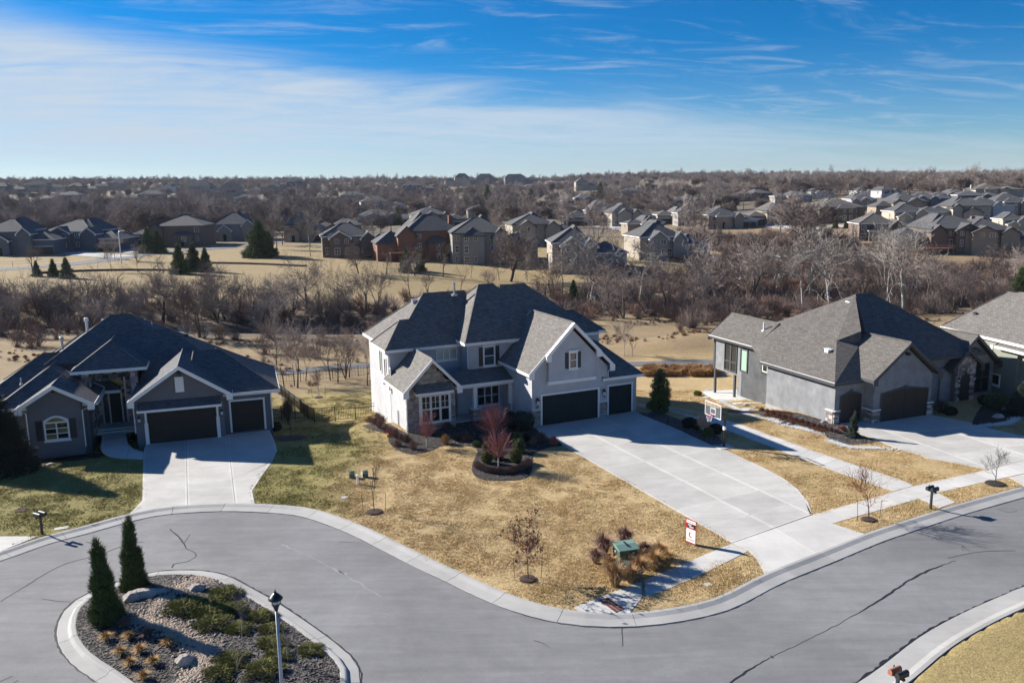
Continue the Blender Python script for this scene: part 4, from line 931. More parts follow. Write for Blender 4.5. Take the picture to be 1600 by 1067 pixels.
# ------------------------------------------------------------------ houses across the creek
def unit_window():
    m = MB()
    for b in ((-.5, -.44, -.5, .5), (.44, .5, -.5, .5), (-.44, .44, .44, .5), (-.44, .44, -.5, -.44), (-.02, .02, -.44, .44), (-.44, -.02, -.02, .02), (.02, .44, -.02, .02)): m.box(b[0], b[1], -.07, -.003, b[2], b[3])
    w_ = m.build('window', 'white_trim'); g = MB().box(-.42, .42, -.03, -.004, -.42, .42).build('pane', 'glass'); d1, d2 = w_.data, g.data
    bpy.data.objects.remove(w_); bpy.data.objects.remove(g); return d1, d2
UW, UP = unit_window()
def bwin(par, face, pl, a, z, w_, h_):
    o = link('window', UW, par); o.scale = (w_, 1, h_)
    if face == 'f': o.location = (a, pl, z)
    else: o.location = (pl, a, z); o.rotation_euler = (0, 0, -math.pi/2)
    link('pane', UP, o)
HOUSES = []
def bhouse(cx, base, wpx, top, style, wm_, rm, rot, label, seed):
    r = random.Random(seed); p = P(cx, base); dist = p.y*math.cos(PITCH)+(CAM_H-p.z)*math.sin(PITCH); k = dist/FPX
    fs_ = 1.3 if style == 'far' else 1.14; W_ = wpx*k*fs_; H_ = max(5.2, (base-top)*k*(1.22 if style == 'far' else 1.04)); D_ = min(15, max(8.5, W_*.62)); rh = H_*r.uniform(.30, .37); wh = H_-rh
    o = thing('house', (p.x, p.y, p.z), R(rot), label, 'house'); HOUSES.append((p.x, p.y, W_))
    near = dist < 620; eave = 'white_trim' if r.random() < .5 else 'dark_trim'
    flip = r.random() < .5; sg = -1 if flip else 1
    def B(u0, u1, v0, v1, z0, z1, m=None):
        a, b = sorted((u0*sg, u1*sg)); wall(o, a, b, v0, v1, z0, z1, m or wm_)
    def Hp(u0, u1, v0, v1, z, zr, inset=None):
        a, b = sorted((u0*sg, u1*sg)); hw = min((v1-v0)/2, (b-a)/2); i = hw if inset is None else inset
        if (b-a) >= (v1-v0): ra, rb2 = (a+i*.9, (v0+v1)/2, zr), (b-i*.9, (v0+v1)/2, zr)
        else: ra, rb2 = ((a+b)/2, v0+i*.9, zr), ((a+b)/2, v1-i*.9, zr)
        hip(o, a, b, v0, v1, z, ra, rb2, rm, eave if near else None, caps=dist < 300)
    def Gb(u0, u1, v0, v1, z, zr):
        a, b = sorted((u0*sg, u1*sg)); gwall(o, [(a+.35, z), (b-.35, z), ((a+b)/2, zr-.35)], v0+.4, v1-.4, wm_); gable(o, a, z, (a+b)/2, zr, b, z, v0, v1, rm, rake=eave, back=False)
    hw = W_/2; two = wh > 4.6
    mb_ = r.uniform(.55, .66)
    # main block, a lower wing, one projecting front
    m0, m1 = -hw, -hw+W_*mb_
    B(m0, m1, 0, D_, -2.5, wh); Hp(m0-.4, m1+.4, -.4, D_+.4, wh, wh+rh)
    lw_ = wh*(.62 if two else .9); B(m1-.1, hw, .8, D_*.85, -2.5, lw_); Hp(m1-1.2, hw+.4, .4, D_*.85+.4, lw_, lw_+rh*.72)
    pu0 = m0+W_*mb_*r.uniform(.08, .3); pu1 = pu0+W_*r.uniform(.22, .30); pw = wh*(.92 if r.random() < .6 else .6)
    B(pu0, pu1, -1.6, .2, -2.5, pw)
    if r.random() < .55: Gb(pu0-.35, pu1+.35, -2.0, 3.2, pw, pw+rh*.6)
    else: Hp(pu0-.35, pu1+.35, -2.0, 4.0, pw, pw+rh*.55)
    if near:   # a second, higher gable over the wing side and a rear block give the stepped rooflines
        qa = m1-W_*r.uniform(.10, .18); qb = qa+W_*r.uniform(.16, .22); B(qa, qb, -.9, 2.5, -2.5, wh*.86); Gb(qa-.35, qb+.35, -1.3, 4.5, wh*.86, wh*.86+rh*.62)
        B(m0+W_*.2, m1-W_*.05, D_-1, D_+3, -2.5, wh*.98); Hp(m0+W_*.2-.4, m1-W_*.05+.4, D_*.3, D_+3.4, wh+.02, wh+rh*1.12)
    if not near:
        for i in range(3):
            a = m0+(m1-m0)*(i+.5)/3; bwin(o, 'f', -.0 if not (pu0 < a < pu1) else -1.6, a*sg, wh*.7, 1.2, 1.4)
        return o
    # windows row by row
    rows = [(wh-1.35, 1.35)]+([(wh-4.1, 1.5)] if two else [])
    if style == 'rear' and two: rows = [(wh-1.25, 1.2), (wh-3.9, 1.8)]+([(wh-6.4, 1.5)] if wh > 7 else [])
    for z, hh in rows:
        n = max(2, int((m1-m0)/(2.1 if style == 'rear' else 3.0)))
        for i in range(n):
            a = m0+(m1-m0)*(i+.5)/n
            inp = pu0-.3 < a < pu1+.3
            if inp and z+hh/2 > pw: continue
            if inp and not (pu0+.5 < a < pu1-.5): continue
            if r.random() < .15: continue
            bwin(o, 'f', -1.6 if inp else 0, a*sg, z, r.choice((.9, 1.1, 1.5)), hh)
    for z, hh in rows[:2]:
        pl = -hw if not flip else -hw
        if z < (wh if not flip else lw_)-.6: bwin(o, 'l', pl, D_*(.35 if not flip else .45), z, 1.0, hh)
    if style == 'front':
        a, b = sorted(((m1+.6)*sg, (hw-.6)*sg)); gd = MB().box(a, b, .74, .79, .05, 2.3).build('garage_door', 'door_brown', o)
        for i in range(4): MB().box(a+(b-a)*i/4+.05, a+(b-a)*(i+1)/4-.05, .70, .74, .12, 2.2).build('door_panel', 'door_brown', gd)
        MB().box(min(a, b)-.15, max(a, b)+.15, .72, .8, 2.3, 2.48).build('door_frame', 'white_trim', o)
        c = (pu0+pu1)/2*sg; MB().box(c-.55, c+.55, -1.66, -1.601, .1, 2.3).build('front_door', 'door_black', o)
    elif two:
        a, b = sorted((-hw*.15*sg, hw*.75*sg)); zd = max(.3, wh-5.0)
        if a < b:
            dk = MB().box(a, b, -3.6, -.05, zd-.2, zd).build('deck', 'deck_wood', o)
            rl_ = MB().box(a, b, -3.62, -3.56, zd+.9, zd+.98)
            n = int((b-a)/.45)
            for i in range(n+1): rl_.box(a+(b-a)*i/n-.03, a+(b-a)*i/n+.03, -3.61, -3.57, zd, zd+.9)
            rl_.build('railing', 'deck_wood', dk)
            for x in (a+.15, b-.15, (a+b)/2): MB().box(x-.1, x+.1, -3.6, -3.4, -3.0, zd-.2).build('deck_post', 'deck_wood', o)
    if r.random() < .5: vent(o, ((m0+m1)/2*sg, D_*.5-1.2, wh+rh*.68), 'pipe', 1.1)
    if r.random() < .35 and dist < 400: x = (m0+.8)*sg; MB().box(x-.5, x+.5, D_*.45, D_*.45+1.0, wh, wh+rh*.9).build('chimney', wm_, o)
    return o
BH = [
 (30, 399, 92, 346, 'front', 'far_blue', 'roof_slate', 6, 'blue grey house with two front gables at the left edge across the creek'),
 (128, 393, 104, 347, 'front', 'far_slate', 'roof_slate', -4, 'dark slate house with pale hip roof, left of the white street lamp'),
 (260, 386, 100, 341, 'front', 'far_brown', 'roof_slate', 4, 'brown stone house with stepped dark hip roofs behind the pair of pines'),
 (380, 376, 74, 335, 'front', 'far_grey', 'roof_slate', 10, 'small grey two storey house just left of the round dark pine'),
 (478, 378, 58, 337, 'front', 'far_tan', 'roof_brown', 8, 'tan house half hidden by pale bare branches, right of the round pine'),
 (562, 401, 98, 352, 'rear', 'far_brown', 'roof_slate', 14, 'brown house with low dark roof and dormer, left neighbour of the brick house'),
 (655, 407, 112, 340, 'rear', 'far_brick', 'roof_slate', 16, 'tall orange brick house with three window storeys across the creek'),
 (775, 411, 118, 344, 'rear', 'far_grey', 'roof_slate', 8, 'big pale grey house with long ridge, right neighbour of the brick house'),
 (855, 384, 96, 337, 'front', 'far_beige', 'roof_slate', 10, 'beige house with arched entry behind the big pale grey house'),
 (922, 424, 104, 360, 'rear', 'far_beige', 'roof_slate', 4, 'beige house with steep gables nearest the creek above the main roof'),
 (1056, 405, 104, 351, 'rear', 'far_beige', 'roof_slate', 12, 'beige house with plain dark hip roof standing alone beside the orange field'),
 (608, 352, 80, 328, 'front', 'far_grey', 'roof_slate', 10, 'grey house with low wide roof up behind the brown dormer house'),
 (690, 356, 76, 326, 'front', 'far_tan', 'roof_slate', 14, 'tan house with twin roof windows behind the brick house'),
 (760, 345, 50, 322, 'front', 'far_cream', 'roof_slate', 8, 'cream house peeping over the ridge of the big pale grey house'),
 (840, 342, 60, 321, 'front', 'far_tan', 'roof_slate', 6, 'tan house with hip roof right behind the beige arched house'),
 (926, 353, 70, 318, 'front', 'far_blue', 'roof_slate', 6, 'dark blue house with sharp front gables and garage in the centre distance'),
 (992, 353, 66, 321, 'front', 'far_beige', 'roof_slate', 12, 'beige house right of the dark blue gabled one'),
 (1010, 366, 52, 340, 'rear', 'far_tan', 'roof_slate', 14, 'low dark roofed tan house in front of the beige one, centre distance'),
 (1058, 350, 54, 326, 'front', 'far_beige', 'roof_brown', 8, 'beige two storey house left of the bare white sycamore'),
 (1084, 352, 44, 323, 'front', 'far_grey', 'roof_slate', 4, 'narrow grey house under the white sycamore'),
 (1146, 357, 72, 326, 'front', 'far_tan', 'roof_slate', 8, 'tan house with double garage at the far end of the pale road'),
 (1210, 352, 70, 320, 'front', 'far_tan', 'roof_brown', 4, 'brown roofed tan house with porch right of the double garage house'),
 (1298, 348, 92, 314, 'rear', 'far_brown', 'roof_brown', 0, 'brown brick house with square red turret on the right hand slope'),
 (1334, 330, 60, 305, 'rear', 'far_grey', 'roof_slate', -4, 'grey house with dark roof directly behind the turret house'),
 (1408, 334, 66, 305, 'rear', 'far_tan', 'roof_slate', -2, 'tan house with double hip roof midway up the right slope'),
 (1390, 376, 82, 336, 'rear', 'far_brown', 'roof_brown', -6, 'brown house behind the tallest white birch on the right'),
 (1470, 394, 122, 341, 'rear', 'far_brown', 'roof_slate', -2, 'large brown house with orange timber deck on the right hand bank'),
 (1572, 398, 110, 345, 'rear', 'far_tan', 'roof_slate', -4, 'pale tan house right of the orange deck house'),
 (1437, 350, 70, 320, 'rear', 'far_cream', 'roof_slate', -2, 'cream walled house with long flat roof above the deck house'),
 (1500, 345, 78, 312, 'rear', 'far_cream', 'roof_slate', -6, 'cream tall house left of the white gables on the right slope'),
 (1455, 322, 54, 302, 'rear', 'far_blue', 'roof_slate', -6, 'blue gabled house high on the right slope'),
 (1488, 316, 50, 299, 'rear', 'far_grey', 'roof_slate', -4, 'grey house with dark roof high beside the blue gabled house'),
 (1530, 318, 56, 300, 'rear', 'far_slate', 'roof_slate', -8, 'slate house among close packed roofs at the upper right'),
 (1552, 338, 56, 310, 'rear', 'far_white', 'roof_slate', -6, 'white house with two small steep gables at the right'),
 (1590, 336, 60, 304, 'rear', 'far_grey', 'roof_slate', -8, 'grey house cut by the right edge below the cream one'),
 (1562, 309, 64, 289, 'rear', 'far_cream', 'roof_brown', -6, 'cream house topmost of the roofs at the upper right'),
 (1530, 372, 40, 350, 'rear', 'far_cream', 'roof_slate', -8, 'small cream gabled house tucked behind the orange deck house'),
 (1594, 362, 46, 335, 'rear', 'far_cream', 'roof_slate', -8, 'cream house at the right edge above the pale tan house'),
 (1286, 310, 32, 300, 'far', 'far_white', 'roof_brown', 10, 'small white gabled house above the red turret house'),
 (1394, 308, 30, 297, 'far', 'far_white', 'roof_slate', 14, 'small bright white house above the double hip roof'),
 (1075, 322, 36, 309, 'far', 'far_tan', 'roof_slate', 8, 'distant tan house between the dark pine and the sycamore'),
 (1355, 309, 26, 300, 'far', 'far_white', 'roof_slate', 4, 'distant white house half lost in trees below the right ridge'),
 (715, 291, 30, 275, 'far', 'far_beige', 'roof_slate', 8, 'leftmost of three distant houses on the central ridge'),
 (748, 289, 38, 275, 'far', 'far_blue', 'roof_slate', 4, 'middle of three distant houses on the central ridge'),
 (815, 288, 40, 275, 'far', 'far_blue', 'roof_slate', 10, 'rightmost of three distant houses on the central ridge'),
 (918, 298, 28, 281, 'far', 'far_beige', 'roof_brown', 4, 'distant beige house left of the lone dark pine'),
 (10, 304, 44, 289, 'far', 'far_slate', 'roof_slate', 4, 'dark distant house at the left edge of the far ridge'),
 (70, 300, 42, 286, 'far', 'far_tan', 'roof_slate', 12, 'distant tan house second from the left on the far ridge'),
 (128, 302, 36, 289, 'far', 'far_brown', 'roof_slate', 2, 'distant brown house third from the left on the far ridge'),
 (172, 298, 36, 284, 'far', 'far_tan', 'roof_slate', 12, 'distant house with bright roof slope on the left ridge'),
 (262, 302, 26, 287, 'far', 'far_white', 'roof_slate', 6, 'small white distant house right of the tall bare ridge trees'),
 (322, 304, 44, 286, 'far', 'far_beige', 'roof_slate', 4, 'wide beige distant house on the left centre ridge'),
 (352, 310, 40, 290, 'far', 'far_grey', 'roof_slate', 10, 'distant grey house just below the wide beige one'),
 (415, 304, 38, 289, 'far', 'far_tan', 'roof_slate', 4, 'distant tan house right of the grey one on the ridge'),
 (455, 296, 34, 282, 'far', 'far_slate', 'roof_slate', 8, 'distant slate house near the end of the left ridge'),
 (600, 330, 54, 312, 'far', 'far_white', 'roof_slate', 14, 'white gabled house in the wood above the low wide roof'),
 (26, 340, 44, 324, 'far', 'far_slate', 'roof_slate', 4, 'very dark house in the wood above the left edge houses'),
 (905, 320, 40, 307, 'far', 'far_slate', 'roof_slate', 4, 'dark distant house behind the sharp gabled dark blue house'),
 (440, 360, 60, 334, 'front', 'far_brown', 'roof_slate', 6, 'brown house in the wood above the round dark pine'),
 (530, 372, 62, 344, 'front', 'far_tan', 'roof_brown', 10, 'tan house wedged left behind the brown dormer house'),
 (540, 318, 46, 303, 'far', 'far_grey', 'roof_slate', 10, 'grey distant house in the wood left of the white gabled one'),
 (225, 316, 44, 301, 'far', 'far_tan', 'roof_slate', 6, 'tan distant house below the ridge behind the stepped roof house'),
 (96, 318, 44, 303, 'far', 'far_grey', 'roof_slate', 2, 'grey distant house low in the wood at the left'),
 (395, 322, 44, 307, 'far', 'far_beige', 'roof_slate', 8, 'beige distant house low in the wood above the small grey house'),
 (655, 302, 40, 288, 'far', 'far_slate', 'roof_slate', 8, 'slate distant house at the left foot of the central ridge'),
 (1000, 310, 42, 296, 'far', 'far_grey', 'roof_slate', 4, 'grey distant house right of the lone dark pine'),
 (1180, 314, 44, 300, 'far', 'far_tan', 'roof_slate', 2, 'tan distant house above the double garage house'),
 (1240, 318, 44, 303, 'far', 'far_grey', 'roof_slate', 0, 'grey distant house left of the small white gabled one'),
]
for i, a in enumerate(BH): bhouse(*a, seed=100+i)
# ------------------------------------------------------------------ woods
WP = [one_tree('woodland_tree', 301, 11, 'twig', mx=5, ang=.72, nk=1, r=.20, rmin=.034, upw=.03), one_tree('woodland_tree', 302, 12, 'twig_grey', mx=5, ang=.62, nk=1, r=.2, rmin=.034, upw=.03), one_tree('woodland_tree', 303, 9, 'twig', mx=4, ang=.85, nk=2, r=.17, rmin=.04, stems=2)]
def near_house(x, y, m=1.0):
    for hx, hy, hw in HOUSES:
        if abs(x-hx) < hw*.62*m+2 and -7 < y-hy+2 < 22: return True
        # keep the view of each house open
        t = y/hy
        if t < 1 and y > hy-max(46, hy*.14) and abs(x/t-hx) < hw*.56: return True
    return False
r = random.Random(5); pts = [[], [], []]
def wood(n, y0, y1, f, hs, keep):
    k = 0; tries = 0
    while k < n and tries < n*12:
        tries += 1; y = math.sqrt(r.uniform(y0*y0, y1*y1)); x = r.uniform(-.68, .68)*y
        if r.random() > keep(x, y): continue
        if near_house(x, y): continue
        pts[r.randrange(3)].append((x, y, T(x, y), r.uniform(0, 6.28), hs*r.uniform(.7, 1.3), hs*r.uniform(.62, 1.12)*(1.3 if r.random() < .10 else 1))); k += 1
def k1(x, y):
    px = 800+1300*x/y; n_ = noise.noise(Vector((x/55.0, y/55.0, 1)))
    if px < 530: return .95 if y > 250+20*n_ else 0
    if px < 1120: return (.9 if n_ > -.15 else .12) if y > 330 else (.20 if y > 225 else .02)
    return (.8 if y > 430 else .20 if y > 225 else .0)
wood(1000, 222, 620, 0, 1.12, k1)
wood(2600, 600, 1500, 0, 1.05, lambda x, y: .9 if noise.noise(Vector((x/120.0, y/120.0, 5))) > -.25 else .2)
wood(2600, 1400, 2600, 0, 1.2, lambda x, y: 1)
IND = []
for k in range(3):
    pts[k].sort(key=lambda p: p[1]); near_, rest = pts[k][:38], pts[k][38:]
    p0 = WP[k]
    for j, q in enumerate(near_):
        o = p0 if j == 0 else p0.copy()
        if j: COL.objects.link(o)
        o.location = q[:3]; o.rotation_euler = (0, 0, q[3]); o.scale = (q[4],)*3
        tag(o, 'bare brown tree in the wood beyond the far houses', 'tree', 'bare woodland trees beyond the far houses')
    scatter('woodland', rest, p0)
# ------------------------------------------------------------------ plant builders
def hfrom(px, base, top):
    p = P(px, base); lo, hi = 0.0, 40.0
    for _ in range(30):
        m_ = (lo+hi)/2; d = Vector((p.x, p.y, p.z+m_-CAM_H)); y = 533.5-FPX*d.dot(up)/d.dot(fw)
        if y > top: lo = m_
        else: hi = m_
    return p, lo
def spike(m, p, d, L, w_, r):
    ref = Vector((r.uniform(-1, 1), r.uniform(-1, 1), r.uniform(-1, 1))); a = d.cross(ref)
    if a.length < 1e-4: return
    a.normalize(); b = d.cross(a); o = len(m.v)
    for v in (p+a*w_, p-a*w_*.5+b*w_*.87, p-a*w_*.5-b*w_*.87, p+d*L): m.v.append((v.x, v.y, v.z))
    m.f += [(o, o+1, o+3), (o+1, o+2, o+3), (o+2, o, o+3)]
def conifer(name, seed, h, rad, mat, prof=None, nclump=230, nsp=26, L=.26, up_b=.5, bark='bark', droop=0, lean=0, wsp=.016):
    r = random.Random(seed); root = thing(name, (0, 0, 0)); m = MB(); prof = prof or (lambda t: (1-t)**.85)
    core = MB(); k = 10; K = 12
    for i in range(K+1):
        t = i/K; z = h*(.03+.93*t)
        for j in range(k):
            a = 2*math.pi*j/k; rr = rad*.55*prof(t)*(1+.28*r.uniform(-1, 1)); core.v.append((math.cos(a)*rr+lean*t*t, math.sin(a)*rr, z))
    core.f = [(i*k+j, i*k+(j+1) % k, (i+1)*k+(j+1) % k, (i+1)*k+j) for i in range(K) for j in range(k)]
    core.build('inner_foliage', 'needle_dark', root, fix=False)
    for _ in range(nclump):
        t = 1-math.sqrt(r.uniform(0, 1)) if r.random() < .8 else r.uniform(0, 1)
        t = min(.985, max(.015, t)); a = r.uniform(0, 6.283); R_ = rad*prof(t)*r.uniform(.55, 1.16)
        c = Vector((math.cos(a)*R_+lean*t*t, math.sin(a)*R_, h*t)); out = Vector((math.cos(a), math.sin(a), 0))
        for _ in range(nsp):
            d = (out*r.uniform(.1, 1)+Vector((0, 0, up_b*r.uniform(.3, 1.4)-droop*r.random()))+Vector((r.gauss(0, .42), r.gauss(0, .42), r.gauss(0, .3)))).normalized()
            spike(m, c+Vector((r.gauss(0, .06), r.gauss(0, .06), r.gauss(0, .07)))*(rad+.4), d, L*r.uniform(.5, 1.25), wsp*r.uniform(.7, 1.5), r)
    for _ in range(8): spike(m, Vector((lean, 0, h*.95)), Vector((r.gauss(0, .1), r.gauss(0, .1), 1)).normalized(), h*.05+L*.8, wsp*1.3, r)
    m.build('foliage', mat, root, fix=False)
    MB().tube([(0, 0, -.1), (0, 0, h*.3)], [rad*.09, rad*.06], 6).build('trunk', bark, root); return root
def twig_ball(name, seed, h, rad, mat, n=500, w_=.009, label=None, vase=.8, base=.05, stem=0):
    r = random.Random(seed); m = MB()
    for _ in range(n):
        a = r.uniform(0, 6.283); el = r.uniform(.15, 1.45)*1.0; out = Vector((math.cos(a)*math.cos(el), math.sin(a)*math.cos(el), math.sin(el)))
        p = Vector((r.gauss(0, rad*.12), r.gauss(0, rad*.12), base)); q = Vector((out.x*rad*r.uniform(.6, 1.05), out.y*rad*r.uniform(.6, 1.05), h*(.25+.75*out.z)*r.uniform(.75, 1.0)))
        mid = p.lerp(q, .5)+Vector((0, 0, -rad*.1)); prism3(m, p, mid, w_*1.3, w_); prism3(m, mid, q, w_, w_*.5)
        for _ in range(3):
            s = mid.lerp(q, r.uniform(.1, .95)); prism3(m, s, s+(q-mid).normalized()*rad*.25+Vector((r.gauss(0, 1), r.gauss(0, 1), abs(r.gauss(0, 1))))*rad*.10, w_*.8, w_*.4)
    return m.build(name, mat, fix=False)
def grass_clump(name, seed, h, rad, mat, n=420, w_=.012):
    r = random.Random(seed); m = MB()
    for _ in range(n):
        a = r.uniform(0, 6.283); sp = rad*abs(r.gauss(.35, .42)); ca, sa = math.cos(a), math.sin(a); hh = h*r.uniform(.6, 1.05)
        b = Vector((ca*rad*.22*r.random(), sa*rad*.22*r.random(), 0)); c1 = b+Vector((ca*sp*.4, sa*sp*.4, hh*.62)); c2 = b+Vector((ca*sp, sa*sp, hh*r.uniform(.75, 1)-sp*.25)); s_ = Vector((-sa, ca, 0))*w_
        o = len(m.v); m.v += [tuple(v) for v in (b-s_, b+s_, c1-s_*.9, c1+s_*.9, c2)]; m.f += [(o, o+1, o+3, o+2), (o+2, o+3, o+4)]
    return m.build(name, mat, fix=False)
def leaf_ball(name, seed, h, rad, mat, n=1500, L=.09, inner='needle_dark'):
    r = random.Random(seed); root = thing(name, (0, 0, 0)); m = MB(); bm = bmesh.new(); bmesh.ops.create_icosphere(bm, subdivisions=2, radius=1)
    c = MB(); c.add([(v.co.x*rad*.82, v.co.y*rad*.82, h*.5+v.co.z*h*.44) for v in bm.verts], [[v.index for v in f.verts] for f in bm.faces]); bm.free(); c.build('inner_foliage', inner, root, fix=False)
    for _ in range(n):
        d = Vector((r.gauss(0, 1), r.gauss(0, 1), r.gauss(0, 1))).normalized(); k = 1+.16*noise.noise(d*2.2+Vector((seed, 0, 0)))
        p = Vector((d.x*rad*k, d.y*rad*k, h*.5+d.z*h*.5*k))
        if p.z < 0: p.z = .02
        spike(m, p*.96, (d+Vector((r.gauss(0, .5), r.gauss(0, .5), r.gauss(0, .5)))).normalized(), L, L*.28, r)
    m.build('foliage', mat, root, fix=False); return root
def put(o, p, label, cat, rz=0, sc=None, group=None, z=None):
    o.location = (p.x, p.y, p.z if z is None else z); o.rotation_euler = (0, 0, rz)
    if sc: o.scale = (sc,)*3 if isinstance(sc, (int, float)) else sc
    tag(o, label, cat, group); return o
# ------------------------------------------------------------------ creek trees
TP = {'wide': [(bare_tree('bare_tree', 11, 12, mx=4, ang=.78, nk=1, r=.24, rmin=.018, trunk=.30, wig=.2), 12), (bare_tree('bare_tree', 21, 12, mx=5, ang=.68, nk=1, r=.22, rmin=.016, trunk=.26, wig=.22, stems=2), 12)],
      'tall': [(bare_tree('bare_tree', 12, 13, mx=4, ang=.50, nk=1, r=.18, rmin=.016, trunk=.45, wig=.13), 13), (bare_tree('bare_tree', 13, 12, tw='twig_grey', mx=5, ang=.58, nk=1, r=.16, rmin=.016, trunk=.42, wig=.15), 12)],
      'multi': [(bare_tree('bare_tree', 14, 9, mx=4, ang=.6, nk=1, r=.12, rmin=.015, stems=3, trunk=.38, wig=.22), 9), (bare_tree('bare_tree', 15, 8, tw='twig_grey', mx=4, ang=.7, nk=1, r=.11, rmin=.015, stems=3, trunk=.35, wig=.24), 8)],
      'pale': [(bare_tree('bare_tree', 16, 15, 'bark_pale', 'twig_pale', mx=5, ang=.55, nk=1, r=.20, rmin=.024, trunk=.42, wig=.18), 15), (bare_tree('bare_tree', 17, 13, 'bark_pale', 'twig_pale', mx=4, ang=.7, nk=1, r=.18, rmin=.026, trunk=.33, wig=.22), 13)]}
USED = set(); rt_ = random.Random(99)
def creek_tree(px, base, top, kind, label=None, group=None, cat='tree'):
    p, h = hfrom(px, base, top); lst = TP[kind]; o, h0 = lst[rt_.randrange(len(lst))]
    s = h/h0; lab = label or 'bare brown tree in the tangled line of trees along the creek'; gr = group or ('bare trees along the creek' if not label else None)
    if o.name not in USED: USED.add(o.name); c = o; kids(o)
    else: c = copy_tree(o)
    if not label: c['group'] = gr
    elif 'group' in c: del c['group']
    c.location = p; c.rotation_euler = (0, 0, rt_.uniform(0, 6.28)); w_ = s*rt_.uniform(.85, 1.1); c.scale = (w_, w_, s); c['label'] = lab; c['category'] = cat
    if group: c['group'] = group
    return c
NT = [(312, 527, 432, 'wide', 'big dark spreading bare tree at the creek bank right of the left house chimney'),
 (480, 490, 388, 'wide', 'tall spreading bare tree left of the main house, in front of the round pine'), (497, 488, 392, 'tall', 'slender dark bare tree close beside the tall spreading one by the round pine'),
 (530, 484, 384, 'tall', 'upright bare tree in the gap right of the round pine'), (572, 490, 405, 'multi', 'dark bushy bare tree rising behind the left end of the main roof'),
 (465, 606, 478, 'tall', 'thickest bare tree in the fenced yard between the houses'), (444, 605, 500, 'tall', 'bare tree leaning at the left house eave corner in the fenced yard'),
 (516, 594, 500, 'tall', 'bare tree by the black fence in the middle of the backyard row'), (528, 598, 488, 'tall', 'tallest right hand bare tree of the backyard row'),
 (574, 602, 505, 'tall', 'bare tree close to the white left wall of the main house'), (460, 603, 515, 'tall', 'thin bare tree touching the thickest backyard one'),
 (798, 440, 345, 'wide', 'large grey bare tree in front of the big pale grey house'), (930, 482, 352, 'pale', 'tall pale bare tree over the right end of the main roof'),
 (957, 478, 372, 'tall', 'dark bare tree just right of the tall pale one above the main roof'), (1000, 470, 378, 'pale', 'pale branching tree in front of the beige hip roofed house'),
 (1040, 492, 392, 'wide', 'twisted dark bare tree above the grassy mound'), (1068, 480, 395, 'wide', 'crooked dark bare tree between the mound and the right house'),
 (1112, 350, 282, 'pale', 'white barked sycamore standing above the distant roofs'), (1385, 478, 330, 'pale', 'tallest white branched birch in front of the brown houses on the right'),
 (1265, 472, 352, 'pale', 'white barked tree left of the tallest birch in the thicket'), (1296, 470, 362, 'pale', 'pale forked tree behind the right house roof peak'),
 (1412, 492, 358, 'pale', 'pale tree right of the tallest birch near the deck house'), (1556, 447, 378, 'wide', 'round headed bare tree standing alone on the lawn at the right'),
 (697, 409, 372, 'wide', 'small pale fan shaped tree on the lawn of the brick house'), (485, 400, 318, 'pale', 'pale bare tree reaching above the small tan house'),
 (180, 408, 362, 'pale', 'small pale tree in front of the slate house garage'), (163, 405, 365, 'tall', 'small thin tree on the street verge left of the white lamp'),
 (215, 410, 375, 'multi', 'small bare tree just right of the white street lamp'), (183, 448, 400, 'tall', 'young thin tree below the retaining kerb across the creek'), (505, 508, 430, 'multi', None),
 (218, 278, 270, 'wide', None)]
for a in NT[:-1]: creek_tree(*a)
GEN = [(8, 508, 440, 'multi'), (32, 512, 448, 'wide'), (60, 492, 430, 'multi'), (78, 505, 455, 'multi'), (112, 490, 440, 'multi'), (140, 492, 428, 'wide'), (160, 500, 425, 'multi'), (182, 497, 436, 'multi'), (202, 490, 432, 'multi'), (232, 486, 436, 'multi'), (255, 508, 418, 'wide'), (268, 500, 420, 'tall'), (290, 498, 440, 'multi'), (340, 505, 432, 'multi'), (352, 500, 425, 'wide'), (372, 498, 436, 'multi'), (395, 500, 440, 'multi'), (418, 510, 445, 'multi'), (440, 505, 440, 'multi'), (456, 500, 430, 'multi'), (545, 500, 440, 'multi'), (560, 478, 400, 'tall'), (590, 480, 420, 'multi'), (412, 520, 470, 'multi'), (430, 528, 468, 'pale'), (455, 530, 470, 'multi'), (482, 560, 500, 'tall'), (540, 592, 530, 'multi'), (546, 590, 520, 'tall'), (505, 586, 520, 'multi'), (478, 596, 540, 'tall'), (432, 570, 500, 'tall'), (610, 470, 420, 'multi'), (640, 462, 400, 'tall'), (668, 458, 425, 'multi'), (690, 455, 415, 'multi'), (720, 458, 410, 'tall'), (742, 458, 415, 'multi'), (765, 455, 420, 'multi'), (838, 458, 400, 'multi'), (860, 466, 410, 'multi'), (878, 470, 395, 'tall'), (905, 480, 420, 'multi'), (918, 486, 400, 'tall'), (945, 486, 410, 'multi'), (975, 498, 430, 'multi'), (988, 482, 400, 'tall'), (1010, 490, 420, 'multi'), (1022, 486, 400, 'tall'), (1055, 492, 430, 'multi'), (1080, 486, 420, 'multi'), (1092, 490, 410, 'wide'), (945, 560, 520, 'multi'), (975, 556, 505, 'pale')]
GEN += [(x, 472+((x*7) % 23)-8, 368+((x*13) % 41), ('multi', 'tall', 'wide', 'multi', 'pale')[(x//9) % 5]) for x in range(1108, 1480, 21)]
GEN += [(x, 400+((x*17) % 47), 352+((x*17) % 47)+((x*5) % 14), ('multi', 'tall', 'pale', 'multi')[(x//7) % 4]) for x in range(1128, 1420, 22)]
GEN += [(x, 405+((x*13) % 38), 362+((x*13) % 38)+((x*5) % 12), ('tall', 'multi', 'wide')[(x//7) % 3]) for x in list(range(10, 460, 41))+list(range(560, 1110, 44))]
